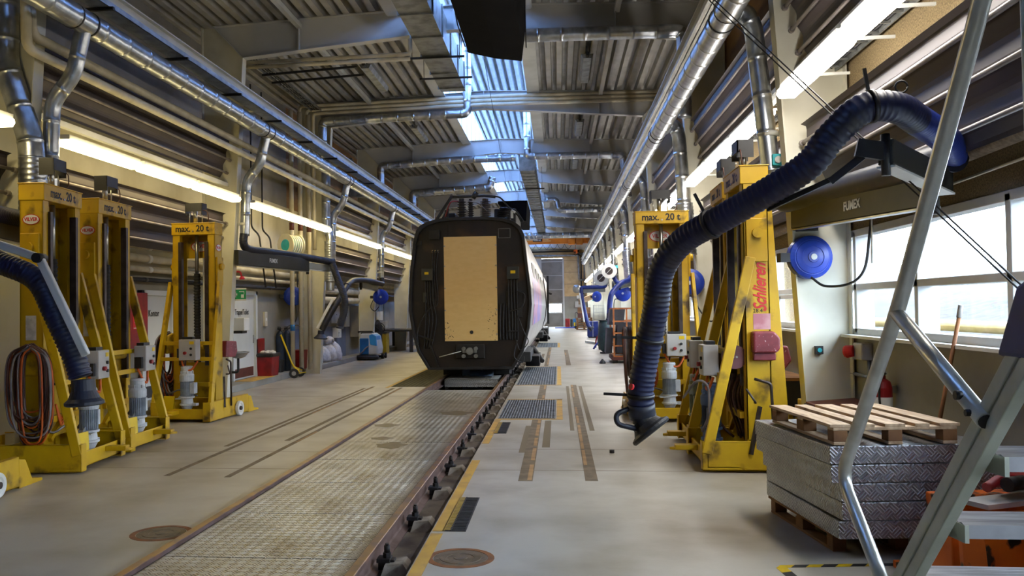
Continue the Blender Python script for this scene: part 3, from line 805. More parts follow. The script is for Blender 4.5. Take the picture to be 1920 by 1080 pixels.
# flat rectangular ducts under the lantern
def flat_duct(label, xa, xb, ya, yb, za, zb, step, rods):
    t = thing('flat_duct', label, 'duct', ((xa + xb) / 2, ya, za))
    b = MB(); b.box(xa, xb, ya, yb, za, zb); b.build('duct_box', M['galv_dull'], t, True)
    y = ya; q = 0
    while y < yb + .01:
        q += 1; bb = MB(); bb.box(xa - .03, xb + .03, y - .018, y + .018, za - .03, zb + .03)
        if step > .5: bb.build('flange', M['galv_dull'], t, True)
        else:
            if q == 1: acc = MB()
            acc.v_off = 0; acc.box(xa - .03, xb + .03, y - .018, y + .018, za - .03, zb + .03)
        y += step
    if step <= .5: acc.build('flange', M['galv_dull'], t, True)
    for y in rods:
        b = MB(); b.box(xa - .3, xb + .3, y - .02, y + .02, za - .07, za - .03); b.cyl((xa - .2, y, za - .1), (xa - .2, y, 8.4), .008, 6); b.cyl((xb + .2, y, za - .1), (xb + .2, y, 8.4), .008, 6); b.build('trapeze_hanger', M['black'], t, True)
flat_duct('flat pale rectangular duct hanging beside the black canvas hood', -2.72, -2.13, 2.0, 20.3, 7.02, 7.6, 1.28, (5.5, 9.0, 12.6, 17.3, 18.9))
flat_duct('far flat rectangular duct with close seams hanging over the rail car', -1.32, -.8, 31.3, 58, 6.85, 7.3, .8, (36, 44))
# black canvas hood under the lantern
t = thing('canvas_hood', 'big black canvas hood hanging under the roof lantern', 'hood', (-1.08, 11, 6.5))
b = MB(); N = 14; rows = []
for i in range(N + 1):
    f = i / N; y = 4.0 + f * 11.6; sag = .05 * math.sin(f * PI * 3)
    rows.append([(-1.66, y, 7.75), (-1.62 + .03 * math.sin(i * 1.7), y, 6.95), (-1.58, y, 6.52 + sag), (-1.08, y, 6.44 + sag - (.05 * f)), (-.58 + .02 * math.cos(i * 2), y + .25 * f, 6.44 + sag - .05 * f), (-.52, y + .2 * f, 7.0), (-.5, y, 7.75)])
vs = [p for r in rows for p in r]; m = 7
b.add(vs, [(i * m + j, i * m + j + 1, (i + 1) * m + j + 1, (i + 1) * m + j) for i in range(N) for j in range(m - 1)] + [tuple(range(m)), tuple(N * m + j for j in range(m - 1, -1, -1))])
b.build('canvas', M['canvas'], t, True)
b = MB(); b.box(-2.05, -1.7, 8, 14.2, 7.3, 8.2); b.build('fan_box', M['canvas'], t, True)
b = MB(); b.tube([(-1.62, 15.5, 6.6), (-1.75, 15.4, 7.0), (-1.85, 15.2, 7.7)], .012, 6); b.tube([(-.5, 15.4, 6.5), (-.52, 15.4, 7.7)], .012, 6); b.bar((-1.75, 16.0, 7.15), (-.6, 16.0, 7.15), .03, .03); b.build('hood_strap', M['black'], t, True)
t = thing('canvas_hood', 'smaller black canvas hood hanging above the roof gear of the rail car', 'hood', (-1.8, 36, 5.5))
b = MB(); b.prism([(-2.3, 6.0), (-2.3, 5.9), (-1.5, 5.2), (-1.2, 5.2), (-1.15, 6.0)], 'y', 33.5, 37.5); b.build('canvas', M['canvas'], t, True)
# fine guy wires crossing the hall
for p0, p1, lab in (((-1.4, 17, 6.8), (-2.1, 36, 7.0), 'thin wire crossing under the lantern'), ((1.52, 8.5, 4.77), (2.85, 5.6, 1.83), 'pair of thin steel wires slanting down past the big blue hose arm'), ):
    t = thing('guy_wire', lab, 'wire', p1)
    MB().tube([p0, p1], .006, 6).build('wire', M['black'], t, True)
    if 'pair' in lab: MB().tube([(p0[0] + .05, p0[1], p0[2]), (p1[0] + .04, p1[1], p1[2])], .006, 6).build('wire', M['black'], t, True)
# ---------------------------------------------------------------- track and rail cars
RAILP = [(-.07, 0), (.07, 0), (.07, .012), (.02, .03), (.011, .045), (.011, .125), (.034, .138), (.036, .168), (.03, .172), (-.03, .172), (-.036, .168), (-.034, .138), (-.011, .125), (-.011, .045), (-.02, .03), (-.07, .012)]
for x, lab in ((XRR, 'rusty rail on the window side of the track, with clips and blocks beside it'), (XLR, 'rusty rail on the office side of the track, flush with the concrete')):
    t = thing('rail', lab, 'rail', (x, 0, -.122))
    b = MB(); b.prism(RAILP, 'y', Y0 + .1, 66); b.build('rail_web', M['railside'], t)
    b = MB(); b.prism([(-.033, .1705), (.033, .1705), (.03, .1735), (-.03, .1735)], 'y', Y0 + .1, 66); b.build('rail_head', M['railtop'], t)
# floor plates between the rails
seam = [-.6, .7, 2.0, 3.35, 4.65, 5.98, 7.3, 8.63, 9.95, 11.27, 12.6, 13.92, 15.9, 17.2, 18.5]
proto = None
for a, c in zip(seam, seam[1:]):
    b = MB(); b.box(-2.885, -1.445, a + .006, c - .006, 0, .02)
    o = b.build('floor_plate', M['track_plate'], bevel=.003)
    tag(o, 'dull aluminium tread plate lying between the two rails', 'floor plate', 'tread plates between the rails')
o = MB().box(-2.75, -2.1, 10.15, 10.2, .0, .021)
# stains that belong to the plates
b = MB()
def blob(mb, x, y, rx, ry, z, n=14):
    mb.add([(x + rx * (1 + .25 * math.sin(j * 2.3)) * math.cos(2 * PI * j / n), y + ry * (1 + .2 * math.cos(j * 1.7)) * math.sin(2 * PI * j / n), z) for j in range(n)], [tuple(range(n))])
for x, y, rx, ry in ((-1.75, 14.4, .28, .3), (-2.2, 11.0, .2, .25), (-2.45, 11.6, .16, .14), (-2.65, 12.9, .2, .2), (-1.65, 16.9, .12, .1)): blob(b, x, y, rx, ry, .0212)
trim(b, M['oil'])
# clips on their concrete blocks beside the window-side rail
def clip():
    t = thing('rail_clip', 'black bolted rail clip on a small concrete block beside the rail', 'rail clip', (0, 0, 0), 0, 'rail clips along the window-side rail')
    b = MB(); b.add([(-.05, -.16, 0), (.17, -.13, 0), (.17, .13, 0), (-.05, .16, 0), (-.03, -.1, .075), (.1, -.09, .085), (.1, .09, .085), (-.03, .1, .075)], [(3, 2, 1, 0), (4, 5, 6, 7), (0, 1, 5, 4), (1, 2, 6, 5), (2, 3, 7, 6), (3, 0, 4, 7)]); b.build('base_block', M['block'], t)
    b = MB(); b.box(-.09, .03, -.04, .04, .02, .095); b.box(-.1, .0, -.055, .055, .075, .105); b.build('clamp_plate', M['clip'], t, bevel=.004)
    b = MB(); b.cyl((-.03, 0, .1), (-.03, 0, .14), .032, 6, smooth=False); b.cyl((-.03, 0, .14), (-.03, 0, .19), .022, 10); b.cyl((-.03, 0, .19), (-.03, 0, .205), .014, 8); b.build('bolt', M['clip'], t)
    return t
r = clip(); index_kids(r); ys = [6.18 + i * 1.24 for i in range(-2, 26)]
for i, y in enumerate(ys):
    loc = (-1.245, y, -.122)
    if i == 0: r.location = loc
    else: dup(r, loc)
# iron grates and gratings in the floor
def grate(label, ya, yb, y_yellow):
    t = thing('floor_grate', label, 'grate', (-.88, (ya + yb) / 2, 0))
    b = MB(); b.box(-.96, -.77, ya, yb, -.02, .003); b.build('grate_frame', M['grate_iron'], t, True)
    for xs, m in (((-.95, -.9), M['grate_yellow']), ((-.895, -.78), M['grate_iron'])):
        b = MB(); y = ya + .03; sp0 = xs[0] + .008; pl_ = [(xs[0], yb - .01), (xs[0], ya + .01), (sp0, ya + .01)]
        while y < yb - .04: pl_ += [(sp0, y), (xs[1], y), (xs[1], y + .025), (sp0, y + .025)]; y += .05
        b.prism(pl_ + [(sp0, yb - .01)], 'z', 0, .009)
        b.build('bar_grille', m, t, True)
grate('black iron floor grate half painted yellow, first beside the yellow line', 6.85, 8.08, 0)
grate('black iron floor grate just before the first grey steel grating', 12.2, 13.4, 0)
def grating(label, xa, xb, ya, yb, m, step=.045):
    t = thing('floor_grating', label, 'grating', ((xa + xb) / 2, ya, 0))
    b = MB(); b.box(xa, xb, ya, yb, -.03, .0005); b.build('grating_bed', M['grate_iron'], t, True)
    b = MB(); x = xa
    while x < xb: b.box(x, x + .012, ya, yb, 0, .007); x += step
    y = ya
    while y < yb: b.box(xa, xb, y, y + .012, 0, .006); y += .12
    b.build('grating_bars', m, t, True)
grating('first grey steel grating in the floor, edged with yellow paint', -1.0, -.08, 13.84, 16.64, M['grating'])
grating('second grey steel grating in the floor beside the front of the rail car', -1.0, -.08, 19.85, 25.88, M['grating'], .06)
grating('third grey steel grating in the floor, far along the rail car', -1.0, -.08, 38.5, 43.2, M['grating'], .12)
grating('dirty olive grating in the floor on the office side of the pit', -3.88, -3.02, 19.5, 27, M['mossy'], .1)
def manhole(x, y, label):
    t = thing('manhole_cover', label, 'manhole cover', (x, y, 0))
    b = MB(); b.lathe((0, 0, -.03), (0, 0, 1), [(.245, 0), (.245, .032), (.2, .033), (.2, 0)], 32); b.build('ring', M['iron_rust'], t)
    b = MB(); b.lathe((0, 0, -.03), (0, 0, 1), [(.195, 0), (.195, .031), (.15, .031), (.148, .034), (.1, .034), (.098, .031), (.05, .031), (.048, .034), (.001, .034)], 32); b.build('lid', M['iron'], t)
manhole(-.73, 6.13, 'round iron manhole cover with rusty ring beside the yellow line')
manhole(-3.24, 6.67, 'round iron manhole cover cut by the office-side rail')
# tread-plate step across the open pit
t = thing('pit_step', 'tread-plate step bridging the open pit in front of the rail car', 'step', (-2.18, 20.9, -.2))
b = MB(); b.box(-2.82, -1.5, 20.9, 20.98, -.14, .05); b.build('step_riser', M['step_front'], t, True)
b = MB(); b.box(-2.82, -1.5, 20.98, 22.2, .0, .05); b.build('step_top', M['track_plate'], t, True)
b = MB(); b.box(-2.82, -2.74, 20.98, 22.1, -1.3, 0); b.build('step_leg', M['darkbox'], t, True)
MB().box(-1.58, -1.5, 20.98, 22.1, -1.3, 0).build('step_leg', M['darkbox'], t, True)

OUT = [(-3.24, 3.96), (-3.40, 3.88), (-3.5, 3.76), (-3.575, 3.5), (-3.66, 2.8), (-3.71, 2.1), (-3.71, 1.75), (-3.63, 1.19), (-3.51, .72), (-3.24, .28), (-1.13, .28), (-.88, .68), (-.71, 1.3), (-.65, 1.88), (-.67, 2.3), (-.74, 2.9), (-.81, 3.6), (-.9, 3.8), (-1.07, 3.94), (-1.35, 4.02), (-1.75, 4.06), (-2.6, 4.06), (-2.95, 4.04)]
CXT = -2.18
def scaled(f, g=1.0): return [(CXT + (x - CXT) * f, 1.9 + (z - 1.9) * g) for x, z in OUT]
def ring_shell(mb, o1, o2, y0, y1):
    k = len(o1)
    vs = [(x, y0, z) for x, z in o1] + [(x, y1, z) for x, z in o1] + [(x, y0, z) for x, z in o2] + [(x, y1, z) for x, z in o2]
    fs = []
    for i in range(k):
        j = (i + 1) % k
        fs += [(i, i + k, j + k, j), (i + 2 * k, j + 2 * k, j + 3 * k, i + 3 * k), (i, j, j + 2 * k, i + 2 * k), (i + k, i + 3 * k, j + 3 * k, j + k)]
    mb.add(vs, fs)
car = thing('rail_car', 'dark stripped end of a rail car with a plywood panel, standing over the pit', 'rail car', (CXT, 21, .05))
b = MB(); b.prism(scaled(.965, .972), 'y', 21.12, 21.3); b.build('front_bulkhead', M['train_dark'], car, True, bevel=.01)
b = MB(); ring_shell(b, scaled(1.0), scaled(.955, .962), 21.0, 21.4); b.build('front_rim', M['train_black'], car, True, bevel=.012)
b = MB(); b.prism(scaled(.992, .992), 'y', 21.4, 46); b.build('car_body', M['train_side'], car, True)
b = MB()
b.prism([(-.60, 1.2), (-.60, 2.3), (-.66, 2.3), (-.66, 1.2)], 'y', 22, 30)
b = MB(); 
pts = [(i, z) for i, z in ((.71, 1.3), (.65, 1.88), (.67, 2.3), (.74, 2.9))]
vs = []; 
for yy in (23.5, 34.5):
    for x, z in pts: vs.append((CXT + (-x - CXT) * .992 + .006, yy, 1.9 + (z - 1.9) * .992))
b.add(vs, [(i, i + 4, i + 5, i + 1) for i in range(3)]); b.build('painted_side_patch', M['train_lilac'], car, True)
for y in (25, 29, 33, 37, 41):
    b = MB(); b.prism([(-.72, 2.15), (-.7, 2.15), (-.74, 3.1), (-.76, 3.1)], 'y', y, y + 2.6)
    b.build('side_window', M['steel'], car, True)
b = MB(); b.box(-2.82, -1.5, 21.075, 21.12, .985, 3.58); pan = b.build('plywood_panel', M['birch'], car, True, bevel=.004)
b = MB()
for x in (-2.8, -1.52):
    for z in (1.15, 1.75, 2.3, 2.85, 3.35): b.cyl((x, 21.06, z), (x, 21.08, z), .018, 8)
b.build('panel_bolt', M['steelplate'], pan, True)
b = MB(); b.cyl((-2.15, 21.068, 1.2), (-2.15, 21.08, 1.2), .045, 14); b.build('panel_hole', M['ink'], pan, True)
b = MB()
for i in range(60):
    x = random.choice((random.uniform(-2.81, -2.6), random.uniform(-1.75, -1.51))); blob2 = (x, random.uniform(1.0, 1.5 if x < -2 else 1.9))
    b.cyl((blob2[0], 21.072, blob2[1]), (blob2[0], 21.076, blob2[1]), random.uniform(.004, .014), 6)
b.build('panel_smudge', M['soot_edge'], pan, True)
def fbox(nm, x0, x1, z0, z1, d, m, lab=None):
    b = MB(); b.box(x0, x1, 21.12 - d, 21.12, z0, z1); o = b.build(nm, m, car, True, bevel=.01); return o
jb = fbox('junction_box', -3.38, -3.1, 2.5, 2.8, .12, M['fumex']); MB().box(-3.3, -3.2, 20.995, 21.0, 2.65, 2.71).build('warning_label', M['yellow_new'], jb, True)
jb2 = fbox('junction_box', -1.25, -.95, 2.5, 2.81, .12, M['fumex']); MB().box(-1.16, -1.04, 20.995, 21.0, 2.64, 2.71).build('warning_label', M['yellow_new'], jb2, True)
fbox('socket_box', -3.18, -2.92, 3.52, 3.76, .1, M['train_black']); fbox('socket_box', -3.52, -3.38, 3.38, 3.5, .05, M['train_dark'])
fbox('socket_box', -3.36, -3.27, 1.95, 2.2, .08, M['fumex']); fbox('socket_box', -1.28, -.88, 1.55, 2.2, .04, M['train_black'])
b = MB()
for a, c in (((-1.45, 3.53), (-1.45, 3.76)), ((-1.16, 3.53), (-1.16, 3.76)), ((-1.45, 3.53), (-1.16, 3.53)), ((-1.45, 3.76), (-1.16, 3.76))): b.bar((a[0], 21.11, a[1]), (c[0], 21.11, c[1]), .012, .012)
b.build('number_frame', M['steelplate'], car, True)
b = MB()
for i in range(3): x = -3.12 + i * .07; b.box(x, x + .025, 21.09, 21.12, 3.2, 3.26)
b.build('cable_plug', M['birch'], car, True)
def cab(nm, pts, r=.016, m='rubber'):
    MB().tube(spline(pts, 8), r, 7).build(nm, M[m], car, True)
for i in range(4):
    x = -3.3 + i * .06; cab('front_cable', [(x, 21.08, 2.5), (x + .01, 21.05, 2.0), (x + .03 * i, 21.06, 1.5), (x - .05, 21.08, .8)])
    x = -1.22 + i * .07; cab('front_cable', [(x, 21.07, 2.5), (x, 21.04, 2.0), (x + .02 * math.sin(i), 21.04, 1.5), (x, 21.08, 1.0)], .02)
for i in range(3): cab('front_cable', [(-3.1 + i * .07, 21.08, 3.25), (-3.12 + i * .05, 21.06, 2.7), (-3.08 + i * .05, 21.06, 2.0), (-3.12, 21.06, 1.75)], .013)
cab('front_cable', [(-3.12, 21.0, 1.85), (-3.35, 20.98, 1.6), (-3.5, 21.0, 1.2), (-3.48, 21.05, .9)], .016)
cab('front_cable', [(-1.0, 21.0, 2.2), (-.82, 20.96, 2.1), (-.9, 20.97, 1.8), (-1.2, 21.0, 1.7)], .016)
cab('front_cable', [(-1.0, 21.0, 1.6), (-.85, 20.95, 1.2), (-.75, 20.95, .95), (-.95, 20.97, .75), (-1.05, 21.0, 1.0)], .012)
cab('front_cable', [(-1.02, 21.0, 1.0), (-1.1, 20.95, .6), (-.9, 20.97, .45), (-.85, 21.0, .6)], .012)
for i in range(4): 
    x = -1.52 + i * .08; cab('front_cable', [(x + .1, 21.09, 1.9), (x + .08, 21.06, 1.5), (x + .08, 21.07, 1.0)], .022)
b = MB(); b.bar((-1.25, 21.04, 1.22), (-.92, 21.04, 1.22), .03, .03); b.bar((-3.5, 21.06, 1.15), (-3.1, 21.0, 1.0), .04, .05); b.bar((-3.2, 21.05, .9), (-3.0, 21.05, .35), .05, .05); b.build('cable_bracket', M['train_black'], car, True)
b = MB(); b.box(-2.55, -1.83, 21.02, 21.12, .55, .9); b.build('coupler_plate', M['train_black'], car, True, bevel=.02)
b = MB(); b.cyl((-2.19, 20.9, .74), (-2.19, 21.12, .74), .09, 14); b.box(-2.37, -2.02, 20.95, 21.05, .7, .76)
for sx in (-1, 1):
    for zz in (.62, .8): b.cyl((-2.19 + sx * .15, 20.9, zz), (-2.19 + sx * .15, 21.0, zz), .05, 10)
b.build('coupler', M['galv_dull'], car, True)
MB().tube([(-2.95, 20.95, .6), (-2.4, 20.9, .74)], .012, 6).build('release_rod', M['white_steel'], car, True)
b = MB(); b.box(-3.05, -1.3, 22.4, 45.5, .05, .3); b.box(-2.6, -1.7, 22.4, 45, -.35, .05); b.build('underframe', M['train_black'], car, True)
b = MB(); b.cyl((-2.3, 22.0, .0), (-1.7, 22.0, .0), .2, 12); b.box(-2.5, -2.0, 22.0, 22.6, -.3, .22); b.build('traction_motor', M['motor_blue'], car, True)
for y in (23.2, 25.7, 41.0, 43.5):
    b = MB()
    for x in (-2.95, -1.42):
        b.lathe((x - .06, y, .43), (1, 0, 0), [(.38, 0), (.4, .015), (.38, .03), (.38, .11), (.2, .12)], 24)
    b.cyl((-2.9, y, .43), (-1.45, y, .43), .07, 10); b.build('wheelset', M['clip'], car, True)
for y in (23.2, 41.0):
    b = MB(); b.box(-3.25, -3.08, y - .5, y + 3.0, .35, .62); b.build('bogie_frame', M['train_black'], car, True, bevel=.02)
    b = MB(); b.box(-1.28, -.75, y - .5, y + 3.0, .35, .62)
    b.cyl((-.78, y + 2.2, .62), (-.48, y + 1.4, .25), .07, 10); b.prism([(y + .5, .45), (y + 2.6, .45), (y + 2.2, .12), (y + 1.2, .12)], 'x', -.95, -.55)
    b.build('bogie_frame', M['train_black'], car, True, bevel=.02)
# gear on the roof
for x, r, z1, nr in ((-2.5, .12, 4.72, 9), (-2.26, .085, 4.7, 10), (-1.87, .15, 4.7, 11)):
    pr = [(r * .7, 0)]; h = z1 - 4.12
    for i in range(nr):
        a = h * (i + .2) / nr; pr += [(r * .6, a), (r, a + h * .25 / nr), (r * .98, a + h * .4 / nr), (r * .6, a + h * .55 / nr)]
    pr += [(r * .55, h), (r * .55, h + .06)]
    b = MB(); b.lathe((x, 22.4, 4.04), (0, 0, 1), pr, 16); b.build('insulator', M['insul'] if x > -2 else M['clip'], car, True)
b = MB()
for i in range(7): b.lathe((-1.5 + i * .02, 22.9, 4.12 + i * .055), (0, 0, 1), [(.1, 0), (.17, .02), (.1, .045)], 12)
b.build('insulator', M['clip'], car, True)
b = MB(); b.bar((-3.25, 22.4, 4.05), (-2.75, 22.4, 4.78), .07, .07); b.bar((-3.1, 22.4, 4.05), (-2.85, 22.4, 4.45), .05, .05); b.tube([(-2.75, 22.4, 4.75), (-1.9, 22.4, 4.76), (-1.6, 22.4, 4.72)], .035, 8); b.cyl((-2.2, 22.4, 4.7), (-2.1, 22.4, 4.86), .07, 10); b.bar((-2.9, 22.4, 4.1), (-2.9, 22.4, 4.4), .1, .1); b.build('roof_linkage', M['black'], car, True)
b = MB(); b.box(-2.8, -1.2, 22.1, 24.6, 4.02, 4.14); b.box(-1.7, -1.1, 23.2, 26, 4.1, 4.5); b.box(-3.0, -2.7, 22.6, 25, 4.05, 4.35); b.build('roof_base', M['train_black'], car, True, bevel=.03)
cab('roof_cable', [(-1.62, 22.4, 4.74), (-1.45, 22.2, 4.66), (-1.25, 22.1, 4.42), (-1.02, 22.0, 4.2), (-.9, 21.9, 3.98)], .022)
cab('roof_cable', [(-1.3, 22.2, 4.4), (-1.05, 22.0, 4.3), (-.85, 21.9, 4.0)], .018)
cab('roof_cable', [(-2.9, 22.1, 4.2), (-2.75, 22.0, 4.55), (-2.55, 22.1, 4.6)], .016, 'red')
cab('roof_cable', [(-2.3, 22.1, 4.6), (-2.0, 22.0, 4.5), (-1.8, 22.1, 4.3)], .014, 'grey_cable')
b = MB(); b.box(-1.18, -1.12, 21.9, 22.0, 4.1, 4.28); b.cyl((-1.16, 21.9, 4.3), (-1.06, 21.9, 4.24), .03, 8); b.build('roof_terminal', M['white_steel'], car, True)
b = MB()
for q in (-.95, -.8): b.bar((q, 26, 4.1), (q + .12, 26, 3.85), .04, .04)
b.bar((-1.0, 26, 3.85), (-.6, 26, 3.85), .04, .04); b.build('roof_step', M['white_steel'], car, True)
b = MB()
for i in range(2): b.bar((-2.72 + i * .95, 21.1, 3.6), (-2.72 + i * .95, 21.1, 4.0), .008, .008)
b.build('bulkhead_seam', M['train_black'], car, True)
# the next car, coupled behind
car2 = thing('rail_car', 'second silver rail car coupled behind the dark-ended one, reaching towards the far door', 'rail car', (CXT, 46.6, .05))
b = MB(); b.prism(scaled(.985, .985), 'y', 47.2, 66); b.build('car_body', M['train_side'], car2, True)
b = MB(); b.prism(scaled(1.02, .94), 'y', 46.1, 47.2); b.build('gangway_bellows', M['train_black'], car2, True)
b = MB(); b.box(-.62, -.5, 46.6, 47.0, .9, 3.5); b.bar((-.62, 46.8, 2.6), (-.35, 46.8, 2.5), .1, .1); b.build('gangway_post', M['train_black'], car2, True)
b = MB(); b.box(-3.05, -1.3, 47.3, 65.5, .05, .3); b.box(-1.2, -.6, 48, 52, .2, .6); b.build('underframe', M['train_black'], car2, True)
for y in (49.2, 51.7, 60.5, 63):
    b = MB()
    for x in (-2.95, -1.42): b.lathe((x - .06, y, .43), (1, 0, 0), [(.38, 0), (.4, .015), (.38, .03), (.38, .11), (.2, .12)], 16)
    b.build('wheelset', M['clip'], car2, True)
# ---------------------------------------------------------------- mobile lifting jacks
def jack(label, loc, rz, W=.86, motor='motor', fin='fins', kind='v', hoses=0, wheel=1, arms='darkred', box='boxgrey', htop=3.3, tongue=.1, red=1, yguard=1, mot_x=.02):
    """front of the base at y=0, tower at y=.5, forks towards +y"""
    t = thing('lifting_jack', label, 'lifting jack', loc, rz, 'yellow lifting jacks')
    Y = M['yellow']; wb = W / 2 + .14; ty, td = .5, .27
    b = MB()
    for s in (-1, 1):
        b.box(s * wb, s * (wb - .015), 0, 1.5, .02, .33); b.box(s * wb, s * (wb - .09), 0, 1.5, .02, .04); b.box(s * wb, s * (wb - .07), 0, 1.5, .315, .33)
        b.box(s * wb, s * (wb - .13), 0, .015, .02, .33)
    b.box(-wb, wb, .05, .07, .05, .22); b.box(-wb, wb, .05, .4, .05, .07)
    b.box(-wb, wb, ty + td, ty + td + .06, .02, .33)
    b.build('base_frame', Y, t, bevel=.006)
    b = MB(); b.box(-wb + .1, wb - .1, .07, 1.0, .07, .08); b.build('base_plate', M['guide'], t)
    b = MB(); b.box(tongue - .06, tongue + .06, -.2, .05, .14, .2); b.prism([(tongue - .06, -.2), (tongue + .02, -.26), (tongue + .06, -.2)], 'z', .14, .17); b.build('tow_tongue', M['yellow'], t, bevel=.006)
    # forks that reach under the vehicle
    for s in (-1, 1):
        b = MB(); b.prism([(1.5, .05), (1.5, .3), (1.62, .28), (1.75, .06), (1.95, .03), (1.95, .0), (1.5, .0)], 'x', s * wb, s * (wb - .14))
        b.build('fork_foot', Y, t, bevel=.006)
    # tower posts
    for s in (-1, 1):
        b = MB(); xo = s * W / 2; xi = s * (W / 2 - .13)
        if kind == 's' and s < 0 or kind == 's2' and s > 0 or kind in ('s', 's2'):
            pr = [(ty, .33), (ty + td + .18, .33), (ty + td + .02, htop - .1), (ty, htop - .1)]
        else: pr = [(ty, .05), (ty + td, .05), (ty + td, htop - .1), (ty, htop - .1)]
        b.prism(pr, 'x', xo, xo - s * .02)
        b.box(xo, xi, ty, ty + .02, .3, htop - .1); b.box(xo, xi, ty + td - .02, ty + td, .05, htop - .1); b.box(xi, xi - s * -.02, ty + .02, ty + .1, .9, htop - .1)
        b.build('post', Y, t, bevel=.004)
        b = MB(); b.box(xi - s * -.015, xi - s * .045, ty - .03, ty + .05, .9, htop - .32); b.build('guide_rail', M['guide'], t, bevel=.003)
        b = MB(); b.box(xo, xo + s * .035, ty + .03, ty + td - .02, 2.25, 2.72); p = b.build('side_bracket', Y, t, bevel=.006)
        b = MB(); b.cyl((xo + s * .03, ty + .14, 2.56), (xo + s * .085, ty + .14, 2.56), .055, 18); b.build('bracket_boss', Y, p)
        b = MB(); b.bar((s * (W / 2 + .06), ty + .06, 2.3), (s * (wb - .02), .05, .2), .055, .11, (0, 1, 0)); b.build('brace', Y, t, bevel=.008)
        # maker's oval on the side of the post
        if kind == 'v':
            o = oval(t, (xo + s * .003, ty + td * .5, htop - .42), (PI / 2, 0, s * PI / 2), .1, .06)
    b = MB(); b.box(-W / 2 - .01, W / 2 + .01, ty - .02, ty + td + .01, htop - .2, htop); b.box(-W / 2 - .02, W / 2 + .02, ty - .03, ty + td + .02, htop - .012, htop + .003)
    tb = b.build('top_beam', Y, t, bevel=.008)
    text('load_lettering', 'max.', .15, M['ink'], tb, (-.18, ty - .0215, htop - .1), (PI / 2, 0, 0), sx=.95, bold=.004); text('load_lettering', '20 t', .15, M['ink'], tb, (.17, ty - .0215, htop - .1), (PI / 2, 0, 0), sx=.95, bold=.004)
    MB().cyl((.0, ty - .02, htop - .14), (.0, ty - .03, htop - .14), .014, 8).build('load_bolt', M['steelplate'], tb)
    b = MB(); b.box(-W / 2 + .12, W / 2 - .12, ty + td - .02, ty + td, htop - .58, htop - .2); bp = b.build('back_plate', Y, t)
    if kind == 'v': oval(bp, (0, ty + td - .023, htop - .38), (PI / 2, 0, 0), .17, .095)
    # screw, bellows, switch rod
    MB().cyl((0, ty + .12, htop - .85), (0, ty + .12, htop - .2), .032, 14).build('lifting_screw', M['steelplate'], t)
    b = MB(); hose(b, [(0, ty + .12, .95), (0, ty + .12, htop - .85)], .055, .05, .16, 14); b.build('screw_bellows', M['rubber'], t)
    MB().cyl((.16, ty + .2, 1.1), (.16, ty + .2, htop - .5), .012, 8).build('switch_rod', M['galv'], t)
    b = MB(); b.box(.1, W / 2 - .14, ty + .23, ty + .26, 1.0, htop - .6); b.build('inner_channel', Y, t)
    b = MB(); b.box(-.11, .09, ty + .05, ty + .2, htop + .1, htop + .3); b.m = 0
    b = MB(); b.box(-.16, -.145, ty + .02, ty + .2, htop + .14, htop + .34); b.box(.13, .145, ty + .02, ty + .2, htop + .14, htop + .34); b.box(-.16, .145, ty + .02, ty + .035, htop + .2, htop + .34); ls = b.build('limit_switch', M['black'], t)
    b = MB(); b.cyl((-.02, ty + .12, htop), (-.02, ty + .12, htop + .28), .035, 12); b.cyl((.11, ty + .1, htop), (.11, ty + .1, htop + .18), .01, 6); b.cyl((-.12, ty + .1, htop), (-.12, ty + .1, htop + .18), .01, 6); b.build('switch_post', M['steelplate'], ls)
    MB().tube(spline([(.08, ty + .06, htop + .22), (.22, ty + .04, htop + .2), (.25, ty + .05, htop + .06), (.2, ty + .08, htop)], 6), .008, 6).build('switch_cable', M['brown_cable'], ls)
    # cross bars between the braces
    for z in (1.28, 1.02):
        f = (2.3 - z) / 2.1; yy = (ty + .06) * (1 - f) + .05 * f; xx = (W / 2 + .06) * (1 - f) + wb * f
        b = MB(); b.bar((-xx + .02, yy, z), (xx - .02, yy, z), .05, .06); b.build('cross_bar', Y, t, bevel=.004)
    # carriage with its red arm plates
    b = MB(); b.box(-W / 2 + .12, W / 2 - .12, ty + .05, ty + .2, .98, 1.2); b.cyl((-W / 2 + .2, ty + .0, 1.22), (W / 2 - .2, ty + .0, 1.22), .05, 12); b.box(-W / 2 + .15, W / 2 - .15, ty + .2, ty + .34, .95, 1.1)
    b.build('carriage', Y, t, bevel=.01)
    for s in (-1, 1):
        b = MB()
        if red and (s == 1 or red > 1): b.prism([(ty + td + .01, 1.02), (ty + td + .4, 1.0), (ty + td + .48, 1.1), (ty + td + .44, 1.28), (ty + td + .05, 1.3)], 'x', s * (W / 2 + .06), s * (W / 2 - .04)); b.build('lifting_arm', M[arms], t, bevel=.02)
    # control box
    bx = W / 2 - .42; f = (2.3 - 1.16) / 2.1; cz = .15; by = (ty + .06) * (1 - f) + .05 * f - .04
    b = MB(); b.box(bx - .02, bx + .28, by - .17, by, 1.01, 1.35); cb = b.build('control_box', M[box], t, bevel=.012)
    b = MB(); b.cyl((bx + .1, by - .17, 1.13), (bx + .1, by - .21, 1.13), .026, 12); b.build('red_button', M['red'], cb)
    for z in (1.1, 1.2): MB().cyl((bx + .2, by - .17, z), (bx + .2, by - .19, z), .02, 10).build('black_button', M['black'], cb)
    MB().box(bx + .17, bx + .25, by - .173, by - .17, 1.27, 1.32).build('yellow_sticker', M['yellow_new'], cb)
    MB().box(bx - .07, bx - .02, by - .13, by - .03, 1.05, 1.2).build('side_plug', M['black'], cb)
    b = MB(); b.box(bx + .02, bx + .2, by - .12, by - .02, 1.35, 1.39); b.build('plug_socket', M['black'], cb)
